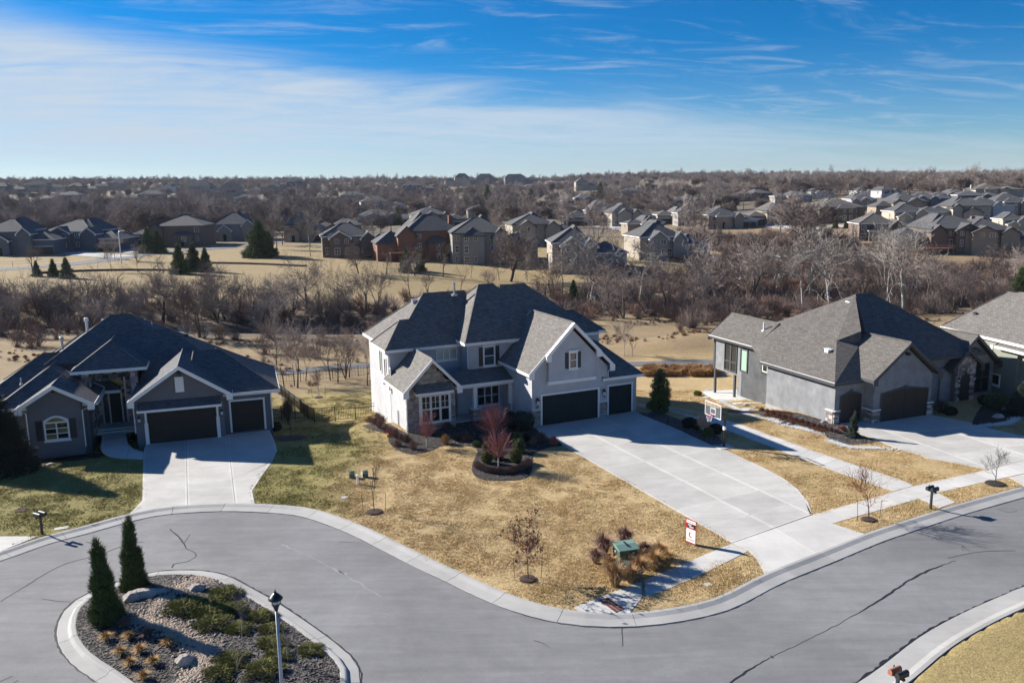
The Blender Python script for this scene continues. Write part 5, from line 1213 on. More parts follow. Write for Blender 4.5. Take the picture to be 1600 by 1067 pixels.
GEN += [(1486, 490, 430, 'multi'), (1500, 480, 420, 'multi'), (1530, 440, 388, 'multi'), (1582, 452, 395, 'multi'), (1515, 470, 430, 'multi'), (1598, 440, 390, 'tall')]
GEN += [(x, 505+((x*5) % 13), 452+((x*11) % 19), 'multi') for x in range(-20, 300, 24)]
ORD = 'leftmost second third fourth fifth sixth seventh eighth ninth tenth eleventh twelfth thirteenth fourteenth fifteenth sixteenth seventeenth eighteenth nineteenth twentieth'.split()
BAND = [(-99, 215, 'behind the left house roof'), (215, 425, 'along the creek above the left garage'), (425, 600, 'in the gap between left and centre house'), (600, 900, 'behind the centre house roof'), (900, 1100, 'above the grassy mound'), (1100, 1290, 'in the thicket left of the right house peak'), (1290, 1475, 'in the thicket right of the right house peak'), (1475, 1700, 'at the right edge')]
ADJ = {'multi': 'bushy', 'tall': 'upright', 'wide': 'spreading', 'pale': 'pale barked'}; CN = {}
for n_g, a in enumerate(sorted(GEN, key=lambda q: q[0])):
    if n_g % 4 == 3: continue
    b_ = next(q for q in BAND if q[0] <= a[0] < q[1]); kk = (a[3], b_[2]); i_ = CN.get(kk, 0); CN[kk] = i_+1
    a = (a[0], a[1], a[2]-(a[1]-a[2])*.28, a[3])
    creek_tree(*a, label=f"{ORD[min(i_, 19)]} of the {ADJ[a[3]]} bare trees {b_[2]}" if i_ < 20 else None, group='bare trees along the creek')
# small street trees and midground evergreens
EV = conifer('pine_tree', 61, 9, 2.7, 'needle', lambda t: (1-t)**.85*(.95+.12*math.sin(t*21)), 420, 24, .55, .3, wsp=.05)
EV2 = conifer('pine_tree', 62, 11, 4.6, 'needle', lambda t: (1-t)**.62*(.88+.2*math.sin(t*14)), 650, 24, .6, .3, wsp=.06)
EVL = [(232, 396, 357, EV, 1.1, 'left of the two dark pines beside the round planting across the creek'), (247, 395, 360, EV, 1.2, 'right of the two dark pines beside the round planting across the creek'), (406, 402, 345, EV2, 1, 'large round dark pine at the street corner across the creek'), (420, 400, 362, EV2, .8, 'lower dark pine merging into the right of the round pine'),
 (58, 432, 408, EV, 1, 'leftmost of three little spruces by the far street fence'), (84, 432, 405, EV, 1, 'middle of three little spruces by the far street fence'), (105, 435, 403, EV, 1.1, 'rightmost and fullest of three little spruces by the far street'), (281, 428, 382, EV, 1, 'left loose green pine in the middle of the far lawn'), (303, 424, 380, EV, 1.1, 'right loose green pine in the middle of the far lawn'), (322, 425, 388, EV, 1, 'sparse pine just right of the pair on the far lawn'),
 (634, 425, 388, EV, .9, 'young green pine left in front of the brick house'), (657, 424, 392, EV, .9, 'young green pine right in front of the brick house'), (817, 330, 300, EV, 1.2, 'left dark pine rising behind the tan distant houses'), (830, 330, 297, EV, 1.2, 'right dark pine rising behind the tan distant houses'), (762, 330, 290, EV, .8, 'tall narrow dark pine in the central wood'), (938, 312, 285, EV, 1, 'lone dark pine on the central skyline slope'),
 (1305, 357, 341, EV, 1, 'leftmost of three small shrubby pines below the turret house'), (1322, 357, 343, EV, 1, 'middle of three small shrubby pines below the turret house'), (1338, 357, 342, EV, 1.1, 'rightmost of three small shrubby pines below the turret house'), (896, 474, 438, EV, .9, 'small dark cedar in the brush above the main roof'), (1592, 466, 418, EV, 1, 'dark cedar at the right edge of the far lawn'), (1478, 342, 320, EV, .8, 'dark little spruce between the white gables on the right slope'), (160, 346, 322, EV, 1.2, 'dark evergreen in the wood behind the slate house'), (622, 352, 325, EV, 1, 'green pine between the low wide roof and the twin windowed house')]
FIRST = set(); KIDS.pop(EV.name, None)
for px, b, tp, pr, wd, lab in EVL:
    p, h = hfrom(px, b, tp); kids(pr)
    if pr.name in FIRST: c = copy_tree(pr)
    else: FIRST.add(pr.name); c = pr
    s = h/(9 if pr is EV else 11); c.location = p; c.scale = (s*wd, s*wd, s); c.rotation_euler = (0, 0, px); tag(c, lab, 'tree')
# ------------------------------------------------------------------ brush
r = random.Random(17)
BP = [twig_ball('brush_shrub', 71, 1.8, 1.5, 'brush', 55, .018), twig_ball('brush_shrub', 72, 2.4, 1.8, 'twig', 55, .018), twig_ball('brush_shrub', 73, 1.1, 1.0, 'dry_grass', 140, .022)]
bp_ = [[], [], []]
def brush_at(x, y, k, s): bp_[k].append((x, y, T(x, y)-.05, r.uniform(0, 6.28), s*r.uniform(.6, 1.4)))
n = 0
while n < 1700:
    y = r.uniform(95, 200); x = r.uniform(-.7, .72)*y; s = scoord(x, y); dc = abs(s-creek_c(x)); nn = noise.noise(Vector((x/12, y/12, 2)))
    q = math.exp(-(max(0, dc-5)/11)**2)*(.75+.6*nn) if dc > 3.8 else 0
    if x > 25 and s > 45: q = max(q, .9*math.exp(-((s-72)/28)**2)*(.8+.5*nn))
    if -66 < x < -12 and creek_c(x)-24 < s < creek_c(x)+1: q *= .12
    if r.random() < q: brush_at(x, y, 0 if r.random() < .5 else 1, .95); n += 1
n = 0
while n < 1500:   # orange field on the right
    y = r.uniform(150, 330); x = r.uniform(.20, .52)*y; nn = noise.noise(Vector((x/18, y/18, 4)))
    if near_house(x, y): continue
    if r.random() < .55+nn and r.random() < (1 if y < 290 else .3): brush_at(x, y, 2 if nn > .12 else (0 if r.random() < .5 else 1), .8 if nn > .1 else 1.2); n += 1
for i in range(3600):   # rough meadow nearer the lots
    y = r.uniform(84, 135); x = r.uniform(-.7, .7)*y; s = scoord(x, y)
    if s > 30 and noise.noise(Vector((x/8, y/8, 9))) > .05: brush_at(x, y, 2 if r.random() < .6 else 0, .26)
for a in range(1010, 1120, 3):
    for _ in range(3): q = P(a+r.uniform(-2, 2), 583+r.uniform(-4, 5)); brush_at(q.x, q.y, 2, .65)
for k in range(3):
    scatter('creek_brush' if k < 2 else 'dry_grass', bp_[k][1:], BP[k]); q = bp_[k][0]
    BP[k].location = q[:3]; BP[k].scale = (q[4],)*3
tag(BP[0], 'reddish twiggy shrub in the creek brush', 'shrub'); tag(BP[1], 'brown twiggy shrub taller than its neighbours in the creek brush', 'shrub'); tag(BP[2], 'tuft of tan dead grass in the creek meadow', 'grass tuft')
# lawn turf
def turf(name, seed, n, rad, mat, h=.05):
    r_ = random.Random(seed); m = MB()
    for _ in range(n):
        a = r_.uniform(0, 6.283); q = rad*math.sqrt(r_.random()); b = Vector((math.cos(a)*q, math.sin(a)*q, 0)); d = Vector((r_.gauss(0, .5), r_.gauss(0, .5), 1)).normalized()*h*r_.uniform(.5, 1.4); s_ = Vector((r_.gauss(0, 1), r_.gauss(0, 1), 0)).normalized()*.012
        o = len(m.v); m.v += [tuple(b-s_), tuple(b+s_), tuple(b+d)]; m.f.append((o, o+1, o+2))
    return m.build(name, mat, fix=False)
pmat('turf_tan', (.55, .41, .21), .95, island=.35); pmat('turf_green', (.25, .23, .065), .95, island=.4)
TPR = [turf('lawn_grass', 81, 60, .30, 'turf_tan'), turf('lawn_grass', 82, 60, .30, 'turf_green')]
tp_ = [[], []]; BEDS = [[(p.x, p.y) for p in g_] for g_ in (B1, B2, B3, B4, B5, B6)]
HARD = [[(p.x, p.y) for p in G(q)] for q in ([(833, 669), (1144, 848), (1170, 861), (1196, 897), (1352, 834), (1269, 803), (1263, 785), (1247, 765), (1225, 748), (1146, 709), (993, 643)], [(1143, 849), (898, 949), (905, 956), (985, 957), (1002, 936), (1168, 861)], [(1270, 804), (1398, 768), (1544, 733), (1700, 697), (1730, 711), (1576, 745), (1440, 778), (1299, 818)],
      [(998, 626), (1140, 657), (1281, 708), (1428, 759), (1398, 768), (1253, 717), (1098, 658), (998, 634)], [(1300, 661), (1318, 668), (1400, 700), (1541, 733), (1700, 696), (1515, 660), (1446, 648)], [(228, 694), (224, 706), (222, 782), (202, 804), (398, 788), (394, 767), (433, 704), (421, 672)], [(1436, 779), (1467, 770), (1498, 788), (1473, 796)], [(1577, 746), (1601, 761), (1760, 722), (1732, 712)])]
RP2 = [(p.x, p.y) for p in offset(KB, -.12)]+[(150, 40), (150, -40), (-80, -40), (-80, 20)]; OB2 = [(p.x, p.y) for p in offset(OB, -1.3)]+[(150, 60), (150, 45), (120, 60)]; OB2 = []
hk = [(o_.location.x, o_.location.y) for o_ in (H1, H2, H3, H4)]
cnt = 0; HARD.append([(p.x, p.y) for p in G([(-80, 850), (-10, 838), (59, 838), (0, 862), (-60, 882)])])
while cnt < 26000:
    y = r.uniform(33, 80); x = r.uniform(-.66, .68)*y
    if (y < 62 and inpoly(x, y, RP2)) or False or any(inpoly(x, y, b_) for b_ in BEDS) or any(inpoly(x, y, b_) for b_ in HARD): cnt += .2; continue
    nn = noise.noise(Vector((x/2.2, y/2.2, 0))); ng_ = S((-x-7.5+3*noise.noise(Vector((x/9.0, y/9.0, 0))))/7.0)
    if r.random() > .55+.9*nn: cnt += .2; continue
    tp_[1 if r.random() < ng_*.8+.05 else 0].append((x, y, T(x, y)-.005, r.uniform(0, 6.28), r.uniform(.7, 1.5))); cnt += 1
for k in range(2):
    q = tp_[k][0]; TPR[k].location = q[:3]; tag(TPR[k], kind='stuff'); scatter('lawn_grass', tp_[k][1:], TPR[k])
# ------------------------------------------------------------------ island planting
def I(zx, zy): p = W(zx/2.667, 800+zy/2.667); p.z = isl_z(p.x, p.y); return p
def Iat(px, py): p = W(px, py); p.z = isl_z(p.x, p.y); return p
J1 = conifer('juniper_tree', 91, 4.2, .78, 'needle', lambda t: (1-t)**.72*(.88+.16*math.sin(t*17)), 620, 26, .30, .9, lean=-.12)
put(J1, Iat(168, 975), 'tall pointed dark evergreen nearest the kerb on the island bed', 'tree'); J1.scale = (.74, .74, .88)
J2 = conifer('juniper_tree', 92, 3.9, .70, 'needle', lambda t: (1-t)**.70*(.88+.16*math.sin(t*15+1)), 560, 26, .29, .9)
put(J2, Iat(211, 921), 'rear pointed dark evergreen beside the flat boulders on the island', 'tree', sc=(.74, .74, .88))
TG = 'dried ornamental grass mounds on the island bed'
tl = [(443, 541, 'leftmost tan grass mound near the island kerb'), (540, 543, 'tan grass mound in the tree shadow edge, second in the upper row'), (617, 538, 'dark brown grass mound at the right of the upper row'), (705, 580, 'largest tan mound beside the river rock stream'), (503, 600, 'tan mound below the leftmost one'), (585, 597, 'middle golden mound of the group'), (543, 645, 'golden mound low on the left near the kerb'), (640, 645, 'golden mound between the boulder and the kerb'), (600, 700, 'grass mound cut near the bottom edge of the photo'), (522, 492, 'faint brown mound inside the evergreen shadow')]
for k, (zx, zy, lab) in enumerate(tl):
    g_ = grass_clump('grass_mound', 200+k, .42, .34, 'dry_gold' if k not in (2, 9) else 'dry_purple', 520, .010); put(g_, I(zx, zy), lab, 'grass mound', group=TG)
jl = [(935, 350, 1.0, 'topmost sprawling juniper by the island kerb'), (775, 432, 1.15, 'juniper patch left of the others above the rock stream'), (880, 400, .9, 'juniper behind the second row on the island'), (870, 448, 1.0, 'juniper in the middle of the island cluster'), (885, 500, 1.0, 'juniper below the middle one, dark edged'), (990, 512, .8, 'juniper left of the thin sapling'), (1085, 447, .85, 'juniper beside the kerb and lamp head'), (1125, 503, .75, 'juniper just left of the lamp post, upper'), (1130, 568, .85, 'yellow tipped juniper left of the lamp post, middle'), (1150, 625, .75, 'juniper touching the lamp post, lower'), (1290, 585, .75, 'lone juniper right of the lamp post'), (965, 650, .85, 'juniper below the thin sapling'), (925, 698, .85, 'juniper cut by the bottom edge, left one'), (1100, 692, .95, 'juniper cut by the bottom edge, right one'), (965, 425, .9, 'juniper between the topmost and the kerb one')]
for k, (zx, zy, s, lab) in enumerate(jl):
    m = MB(); r2 = random.Random(300+k)
    for _ in range(1500):
        a = r2.uniform(0, 6.283); q = .85*math.sqrt(r2.random())*(1+.3*math.sin(a*5+k)); z = .30*(1-(q/1.05)**2)*r2.uniform(.3, 1.1)
        spike(m, Vector((math.cos(a)*q, math.sin(a)*q, max(.02, z))), Vector((math.cos(a)*.8+r2.gauss(0, .4), math.sin(a)*.8+r2.gauss(0, .4), .55)).normalized(), .17, .016, r2)
    o = m.build('juniper', 'juniper', fix=False); put(o, I(zx, zy), lab, 'juniper', sc=s*.85)
def rock(name, seed, sx, sy, sz, mat='boulder', sub=3):
    bm = bmesh.new(); bmesh.ops.create_icosphere(bm, subdivisions=sub, radius=1); off = Vector((seed*3.1, seed, 0))
    for v in bm.verts:
        n_ = noise.noise(v.co*1.3+off)*.35+noise.noise(v.co*3.1+off)*.12; c = v.co*(1+n_)
        for ax in (Vector((.5, .3, .8)), Vector((-.7, .5, .4)), Vector((.2, -.9, .3)), Vector((0, 0, 1)), Vector((-.6, -.5, .6)), Vector((.9, -.3, .3)), Vector((-.2, .8, .7))):
            ax = ax.normalized(); dd = c.dot(ax)
            if dd > .60: c = c-ax*(dd-.60)*.97
        v.co = Vector((c.x*sx, c.y*sy, c.z*sz))
    me_ = bpy.data.meshes.new(name); bm.to_mesh(me_); bm.free(); me_.materials.append(MATS[mat]); return link(name, me_)
for a in ((225, 940, .80, .45, .30, 'flat stacked boulder between the two island evergreens'), (246, 935, .5, .32, .18, 'low pale slab at the right of the stacked boulder'), (210, 944, .5, .4, .32, 'dark rock under the left of the stacked boulder'), (308, 925, .45, .32, .26, 'grey boulder on the upper river rocks'), (290, 1043, .42, .34, .32, 'pale boulder beside the lower river rocks'), (1163+0, 650, .01, .01, .01, None)):
    if a[5]:
        o = rock('boulder', a[0], a[2], a[3], a[4]); p = Iat(a[0], a[1]); put(o, p, a[5], 'boulder', z=p.z+a[4]*.5)
# river rock and bark chips
pb = rock('river_rock', 5, .075, .055, .04, 'river_rock', 1); chip = MB().box(-.045, .045, -.014, .014, -.006, .008).build('bark_chips', 'chip')
rp = []
def stream(pts, w_, n):
    l_ = catmull([W(zx/2.667, 800+zy/2.667) for zx, zy in pts], .2)
    for _ in range(n):
        c = l_[r.randrange(len(l_))]; a = r.uniform(0, 6.28); q = abs(r.gauss(0, .5))*w_; x, y = c.x+math.cos(a)*q, c.y+math.sin(a)*q
        if inpoly(x, y, ISLI): rp.append((x, y, isl_z(x, y)+r.uniform(.01, .05), a, r.uniform(.6, 1.6)))
stream([(585, 465), (640, 485), (700, 510), (760, 545), (820, 580), (865, 610), (850, 650), (800, 700), (760, 730)], .75, 2300)
stream([(750, 345), (780, 310), (830, 285), (890, 285)], .75, 900); stream([(640, 440), (680, 400), (720, 370)], .4, 260)
pb.location = rp[0][:3]; tag(pb, kind='stuff'); scatter('river_rock', rp[1:], pb)
cp = []
xs_ = [p.x for p in ISLI]; ys_ = [p.y for p in ISLI]
while len(cp) < 12000:
    x, y = r.uniform(min(xs_), max(xs_)), r.uniform(26, max(ys_))
    if inpoly(x, y, [(p.x, p.y) for p in ISLI]): cp.append((x, y, isl_z(x, y)+.015, r.uniform(0, 6.28), r.uniform(.6, 1.6)))
for b_ in (B1, B2, B3):
    bx0, bx1 = min(p.x for p in b_), max(p.x for p in b_); by0, by1 = min(p.y for p in b_), max(p.y for p in b_); bb = [(p.x, p.y) for p in b_]
    for _ in range(5000):
        x, y = r.uniform(bx0, bx1), r.uniform(by0, by1)
        if inpoly(x, y, bb): cp.append((x, y, T(x, y)+.045, r.uniform(0, 6.28), r.uniform(.7, 1.8)))
chip.location = cp[0][:3]; tag(chip, kind='stuff'); scatter('bark_chips', cp[1:], chip)
wr = rock('white_gravel', 8, .042, .036, .03, 'white_rock', 1); wp_ = []
for q in WRL:
    l_ = catmull([P(*p) for p in q], .1)
    for c in l_:
        for _ in range(9): x, y = c.x+r.gauss(0, .19), c.y+r.gauss(0, .19); wp_.append((x, y, T(x, y)+.052, r.uniform(0, 6), r.uniform(.6, 1.5)))
wr.location = wp_[0][:3]; tag(wr, kind='stuff'); scatter('white_gravel', wp_[1:], wr)
# ------------------------------------------------------------------ yard trees
def young(px, base, top, seed, label, tw='twig', bark='bark', leaves=None, ring='mulch_brown', stakes=True, r_=.035, ang=.5, nk=2, mx=3, z=None, rr=.42):
    p, h = hfrom(px, base, top)
    tr, cr = tree_parts(seed, h, mx=mx, ang=ang, nk=nk, r=r_, rmin=.008, trunk=.55, wig=.08, upw=.2)
    root = thing('young_tree', p, 0, label, 'tree'); tr.build('trunk', bark, root, True, fix=False); cr.build('crown', tw, root, fix=False)
    if leaves:
        rl_ = random.Random(seed); m = MB()
        for _ in range(420):
            v = Vector(cr.v[rl_.randrange(len(cr.v))])+Vector((rl_.gauss(0, .04), rl_.gauss(0, .04), rl_.gauss(0, .04))); a = Vector((rl_.gauss(0, 1), rl_.gauss(0, 1), rl_.gauss(0, 1))).normalized()*.085; b = a.cross(Vector((0.3, 0.5, .8))).normalized()*.055
            o = len(m.v); m.v += [tuple(v-a), tuple(v+b), tuple(v+a), tuple(v-b)]; m.f.append((o, o+1, o+2, o+3))
        m.build('leaves', 'leaf_brown', root, fix=False)['kind'] = 'stuff'
    if ring:
        rg2 = MB().lathe([(rr, .0), (rr*.9, .07), (rr*.4, .10), (.04, .08)], 14).build('mulch_ring', ring, None); put(rg2, p, 'mulch ring at the foot of the '+label.split(' ', 1)[0]+' young tree '+label.split(' ', 1)[1][:0], 'mulch ring'); rg2['label'] = 'mulch ring around the trunk of the '+' '.join(label.split()[:9])
    if stakes:
        for s in (-1, 1):
            st = MB().tube([(0, 0, -.1), (0, 0, 1.15)], .014, 5).build('stake', 'black_metal'); put(st, Vector((p.x+s*.62, p.y+s*.05, p.z)), ('left' if s < 0 else 'right')+' thin stake of the '+' '.join(label.split()[:9]), 'stake'); st.rotation_euler = (0, s*.06, 0)
    return root
young(585, 800, 708, 401, 'thin bare sapling by the green utility boxes', tw='twig_dark', rr=.5, nk=1)
young(825, 905, 790, 402, 'sapling holding brown leaves in the front lawn corner', leaves=True, nk=2, ang=.75, r_=.045)
young(1357, 812, 722, 403, 'bare sapling on the verge left of the twin mailbox', tw='leaf_brown', r_=.045, ang=.8)
young(1555, 756, 694, 404, 'small round bare tree on the verge near the right driveway', tw='twig_dark', stakes=False, ring='mulch', mx=4, nk=1, ang=.7, r_=.05, rr=.6)
young(498, 621, 568, 405, 'pale trunked sapling inside the fenced backyard', bark='bark_pale', tw='twig_grey')
young(455, 682, 610, 406, 'dark upright young tree in the shaded bed beside the left garage', tw='twig_dark', stakes=False, ring=None, mx=4, ang=.35)
young(1100, 682, 640, 407, 'loose twiggy sapling behind the basketball hoop', stakes=False, ring=None, mx=4, ang=.6, tw='twig_grey')
young(809+0, 590+12, 0+566, 408, 'lone stick sapling on the trail lawn right of the main house', stakes=False, ring=None) if False else None
young(988, 556, 520, 408, 'lone stick sapling on the mound lawn behind the third garage', stakes=False, ring=None, mx=2)
for px, b, tp, sd, lab in ((380, 1019, 920, 411, 'pale leafy sapling in the middle of the island junipers'), (466, 1046, 975, 412, 'thin pale sapling right of the lamp post'), (372, 1062, 1010, 413, 'short pale sapling near the bottom edge of the island'), (450, 1040, 985, 414, 'faint forked sapling just right of the lamp post')):
    p = Iat(px, b); h = hfrom(px, b, tp)[1]; tr, cr = tree_parts(sd, h, mx=3, ang=.4, nk=1, r=.016, rmin=.004, trunk=.5, upw=.25, wig=.08)
    root = thing('sapling', p, 0, lab, 'tree'); tr.build('trunk', 'bark_pale', root, True, fix=False); cr.build('crown', 'twig_grey', root, fix=False)
def red_tree(px, base, top, wpx, seed, lab, n=900, mat='twig_red'):
    p, h = hfrom(px, base, top); k = p.y/FPX; R_ = wpx*k/2; r2 = random.Random(seed); t0 = h*.26; m = MB()
    for _ in range(n):
        a = r2.uniform(0, 6.283); q = math.sqrt(r2.random()); z = r2.uniform(.15, 1); prof_ = math.sin(math.pi*min(1, .15+z*.75))**.7
        e = Vector((math.cos(a)*q*R_*prof_, math.sin(a)*q*R_*prof_, t0+(h-t0)*z)); s = Vector((e.x*.35, e.y*.35, t0+(e.z-t0)*.35)); prism3(m, s, e, .008, .004)
        for _ in range(3): s2 = s.lerp(e, r2.uniform(.3, .95)); prism3(m, s2, s2+Vector((e.x*.2+r2.gauss(0, .07), e.y*.2+r2.gauss(0, .07), .16+abs(r2.gauss(0, .06)))), .007, .003)
    for _ in range(16):
        a = r2.uniform(0, 6.283); prism3(m, Vector((0, 0, t0*.85)), Vector((math.cos(a)*R_*.45, math.sin(a)*R_*.45, t0+(h-t0)*.45)), .025, .012)
    root = thing('ornamental_tree', p, 0, lab, 'tree'); MB().tube([(0, 0, -.05), (0, 0, t0)], [.05, .04], 7).build('trunk', 'bark_pale', root); m.build('crown', mat, root, fix=False)
red_tree(779, 731, 668, 60, 1, 'front red twigged tree with pale trunk in the crescent bed', 230); red_tree(772, 692, 628, 66, 2, 'larger red twigged tree in front of the porch window', 260)
red_tree(667, 698, 640, 44, 3, 'small dull red twigged tree before the stone bay window', 110)
# ------------------------------------------------------------------ shrubs
def shrub(px, py, h, rad, kind, seed, lab, name='shrub', cat='shrub', group=None):
    p = P(px, py)
    o = leaf_ball(name, seed, h, rad, kind) if kind.startswith('needle') or kind == 'juniper' else twig_ball(name, seed, h, rad, kind, 170, .007)
    return put(o, p, lab, cat, group=group)
for k, (x, y, s, l_) in enumerate(((1077, 668, .52, 'leftmost round boxwood in the driveway bed'), (1093, 671, .55, 'second round boxwood in the driveway bed'), (1105, 681, .46, 'front greener boxwood in the driveway bed'), (1118, 677, .48, 'round boxwood nearest the basketball pole'))): shrub(x, y, s*1.5, s, 'needle_dark' if k != 2 else 'needle', 500+k, l_)
for k, (x, y, h, rd, l_) in enumerate(((761, 724, .95, .36, 'yellow green yew left of the front red tree'), (778, 718, .7, .38, 'dark yew right behind the pale red tree trunk'), (806, 722, .95, .40, 'yellow green yew right of the front red tree'), (811, 707, 1.0, .42, 'tall yew at the right side of the crescent bed'), (809, 694, .9, .38, 'dark yew beside the front walk'), (762, 705, .7, .36, 'small dark yew under the red twigs left side'))): shrub(x, y, h, rd, 'needle_yellow' if k in (0, 2) else 'needle', 520+k, l_)
shrub(816, 672, 1.5, .95, 'needle_dark', 530, 'big black green holly against the garage side wall'); shrub(798, 668, 1.3, .8, 'needle_dark', 531, 'dark holly left of the big one by the porch')
for k, (x, y, s, m_, l_) in enumerate(((800, 692, .45, 'twig_dark', 'first dark fuzzy shrub along the front walk'), (822, 690, .5, 'twig_dark', 'second dark fuzzy shrub along the front walk'), (845, 690, .55, 'brush', 'third brown fuzzy shrub beside the driveway'), (865, 695, .5, 'twig_red', 'red brown rounded shrub at the driveway edge'), (833, 696, .4, 'brush', 'low brown shrub before the row by the walk'), (730, 690, .45, 'brush', 'orange brown shrub left of the curved walk'), (715, 690, .4, 'twig_dark', 'dark twiggy shrub beside the pale hydrangea'), (700, 672, .5, 'brush', 'brown shrub under the stone bay right corner'), (745, 697, .3, 'needle', 'small grey green shrub at the walk bend'))): shrub(x, y, s*1.3, s, m_, 540+k, l_)
hy = twig_ball('hydrangea', 560, .75, .42, 'dry_grass', 200, .01); put(hy, P(696, 694), 'pale dried hydrangea below the bay window', 'shrub')
for k in range(13):   # crescent of low brown shrubs round the tree bed
    t = k/12; a = R(200+t*150); c = P(785, 724); q = Vector((c.x+math.cos(a)*1.75, c.y+.0+math.sin(a)*2.0, 0)); q.z = T(q.x, q.y)
    o = twig_ball('spirea', 570+k, .42, .42, 'brush' if k % 3 else 'twig', 150, .007); put(o, q, 'low brown shrub in the crescent hedge round the front red tree', 'shrub', group='crescent hedge of low brown shrubs')
SB = [(578, 660), (586, 664), (594, 669), (602, 673), (610, 680), (618, 684), (627, 688), (636, 692), (590, 657), (620, 697), (645, 702), (598, 662)]
for k, (x, y) in enumerate(SB):
    o = twig_ball('shrub', 590+k, .5+.12*(k % 3), .48, 'brush' if k % 2 else 'twig_red' if k == 4 else 'brush', 120, .007); put(o, P(x, y), 'low reddish shrub in the bed along the white side wall', 'shrub', group='reddish shrubs along the side wall')
for k, (x, y, s, m_, l_) in enumerate(((205, 690, .85, 'needle_dark', 'big dark rounded shrub between the left walk and garage'), (430, 673, .5, 'needle_dark', 'narrow dark shrub at the left garage corner'), (104, 702, .6, 'brush', 'reddish twiggy shrub under the arched window'), (122, 704, .5, 'needle_dark', 'dark low shrub right of the reddish one under the window'), (78, 712, .5, 'needle_dark', 'dark shrub left under the arched window'), (150, 690, .5, 'needle_dark', 'dark shrub at the left house entry corner'))): shrub(x, y, s*1.4, s, m_, 610+k, l_)
st = rock('garden_rock', 9, .35, .2, .25, 'white_rock', 2); put(st, P(128, 708), 'small pale rock in the bed before the left house', 'rock'); st.location.z += .15
rk = rock('garden_rock', 10, .45, .3, .2, 'boulder', 2); put(rk, P(80, 727), 'flat tan rock at the edge of the left house bed', 'rock'); rk.location.z += .06
SP = conifer('spruce_tree', 95, 5.2, 1.9, 'needle_dark', lambda t: (1-t)**.8, 700, 24, .30, .1, wsp=.022); put(SP, P(8, 738), 'dark spruce at the left edge of the photo', 'tree')
AR = conifer('cedar_tree', 96, 3.4, .62, 'needle', lambda t: math.sin(math.pi*min(1, .22+t*.78))**.6, 420, 24, .17, 1.0); p, h = hfrom(1031, 643, 577); put(AR, p, 'oval dark evergreen on the lawn by the third garage', 'tree', sc=(h/3.4*1.05, h/3.4*1.05, h/3.4))
WS = conifer('weeping_spruce', 97, 2.3, .48, 'needle_blue', lambda t: (1-t)**.9*(.8+.35*math.sin(t*22)), 260, 22, .16, -.3, droop=.9, lean=.10); p, h = hfrom(1332, 683, 641); put(WS, p, 'narrow weeping spruce in front of the small brown garage door', 'tree', sc=h/2.3)
BS = conifer('blue_spruce', 98, 2.6, 1.1, 'needle_blue', None, 300, 22, .24, .2); put(BS, P(1597, 648), 'bluish spruce at the right edge by the sage wall', 'tree')
for k, (x, y) in enumerate(((1205, 650), (1221, 653), (1240, 660), (1262, 665), (1281, 672), (1228, 648), (1212, 645))):
    m = MB(); r2 = random.Random(700+k)
    for _ in range(500):
        a = r2.uniform(0, 6.283); q = .55*math.sqrt(r2.random()); spike(m, Vector((math.cos(a)*q, math.sin(a)*q, 0)), Vector((r2.gauss(0, .5), r2.gauss(0, .5), 1)).normalized(), .20, .02, r2)
    o = m.build('sedum', 'rust_plant', fix=False); put(o, P(x, y), 'rust orange ground plant in the bed beside the right house', 'plant', group='rust orange ground plants beside the right house')
for k, (x, y, s, l_) in enumerate(((1222, 662, .35, 'dark rock left in the white gravel curve'), (1233, 664, .32, 'dark rock right in the white gravel curve'), (1181, 638, .3, 'tan rock by the foundation, front one'), (1165, 634, .3, 'tan rock by the foundation, rear one'), (1287, 660, .3, 'pale rock at the grey wall corner'), (1560, 652, .5, 'rounded boulder in the right entry bed'), (1575, 640, .5, 'dark boulder behind the entry bed one'), (1085, 660, .01, None))):
    if l_: o = rock('garden_rock', 20+k, s*1.2, s*.8, s*.6, 'boulder', 2); put(o, P(x, y), l_, 'rock'); o.location.z += s*.25
for k, (x, y, s, m_, l_) in enumerate(((1318, 674, .4, 'twig_red', 'dark red low shrub beside the weeping spruce'), (1470, 645, .8, 'twig_dark', 'brown twiggy shrub between the right garage and entry'), (1484, 648, .5, 'needle_dark', 'small dark shrub left of the entry path'), (1556, 636, .9, 'needle', 'rounded green shrub right of the stone entry'), (1540, 632, .6, 'needle_dark', 'dark shrub under the right entry window'), (1018, 638, .4, 'juniper', 'yellowish small shrub behind the oval evergreen'), (1090, 618, .35, 'juniper', 'green leafy plant by the patio rock'))): shrub(x, y, s*1.3, s, m_, 720+k, l_)
for k in range(14):
    q = P(1190+k*9, 643+k*2.6)
    o = twig_ball('shrub', 740+k, .35, .32, 'brush', 120, .008); put(o, q, 'small twiggy plant in the bark bed along the right house', 'shrub', group='small twiggy plants along the right house')
gx = [(932, 880, .7, .4, 'dry_purple', 'low brown clump at the left end of the cabinet planting'), (1030, 872, .8, .42, 'dry_grass', 'tan clump set back behind the golden ones'), (985, 910, .8, .42, 'dry_grass', 'tan clump at the kerb side of the small green box'), (943, 866, 1.05, .55, 'dry_purple', 'tall purplish grass clump left behind the green cabinet'), (977, 852, .95, .5, 'dry_purple', 'purplish grass clump right behind the green cabinet'), (953, 893, .85, .42, 'dry_grass', 'tan grass clump left of the small green box'), (961, 915, 1.1, .55, 'dry_grass', 'biggest tan grass clump in front of the green boxes'), (1008, 868, .7, .4, 'dry_purple', 'brown grass clump tight right of the green cabinet'), (998, 898, .9, .5, 'dry_grass', 'tan grass clump right of the small green box'), (1021, 890, .95, .5, 'dry_gold', 'golden grass clump second from the right end'), (1041, 886, .9, .52, 'dry_gold', 'golden grass clump at the right end of the row'), (1000, 880, .7, .35, 'dry_grass', 'short tan grass clump before the green cabinet corner')]
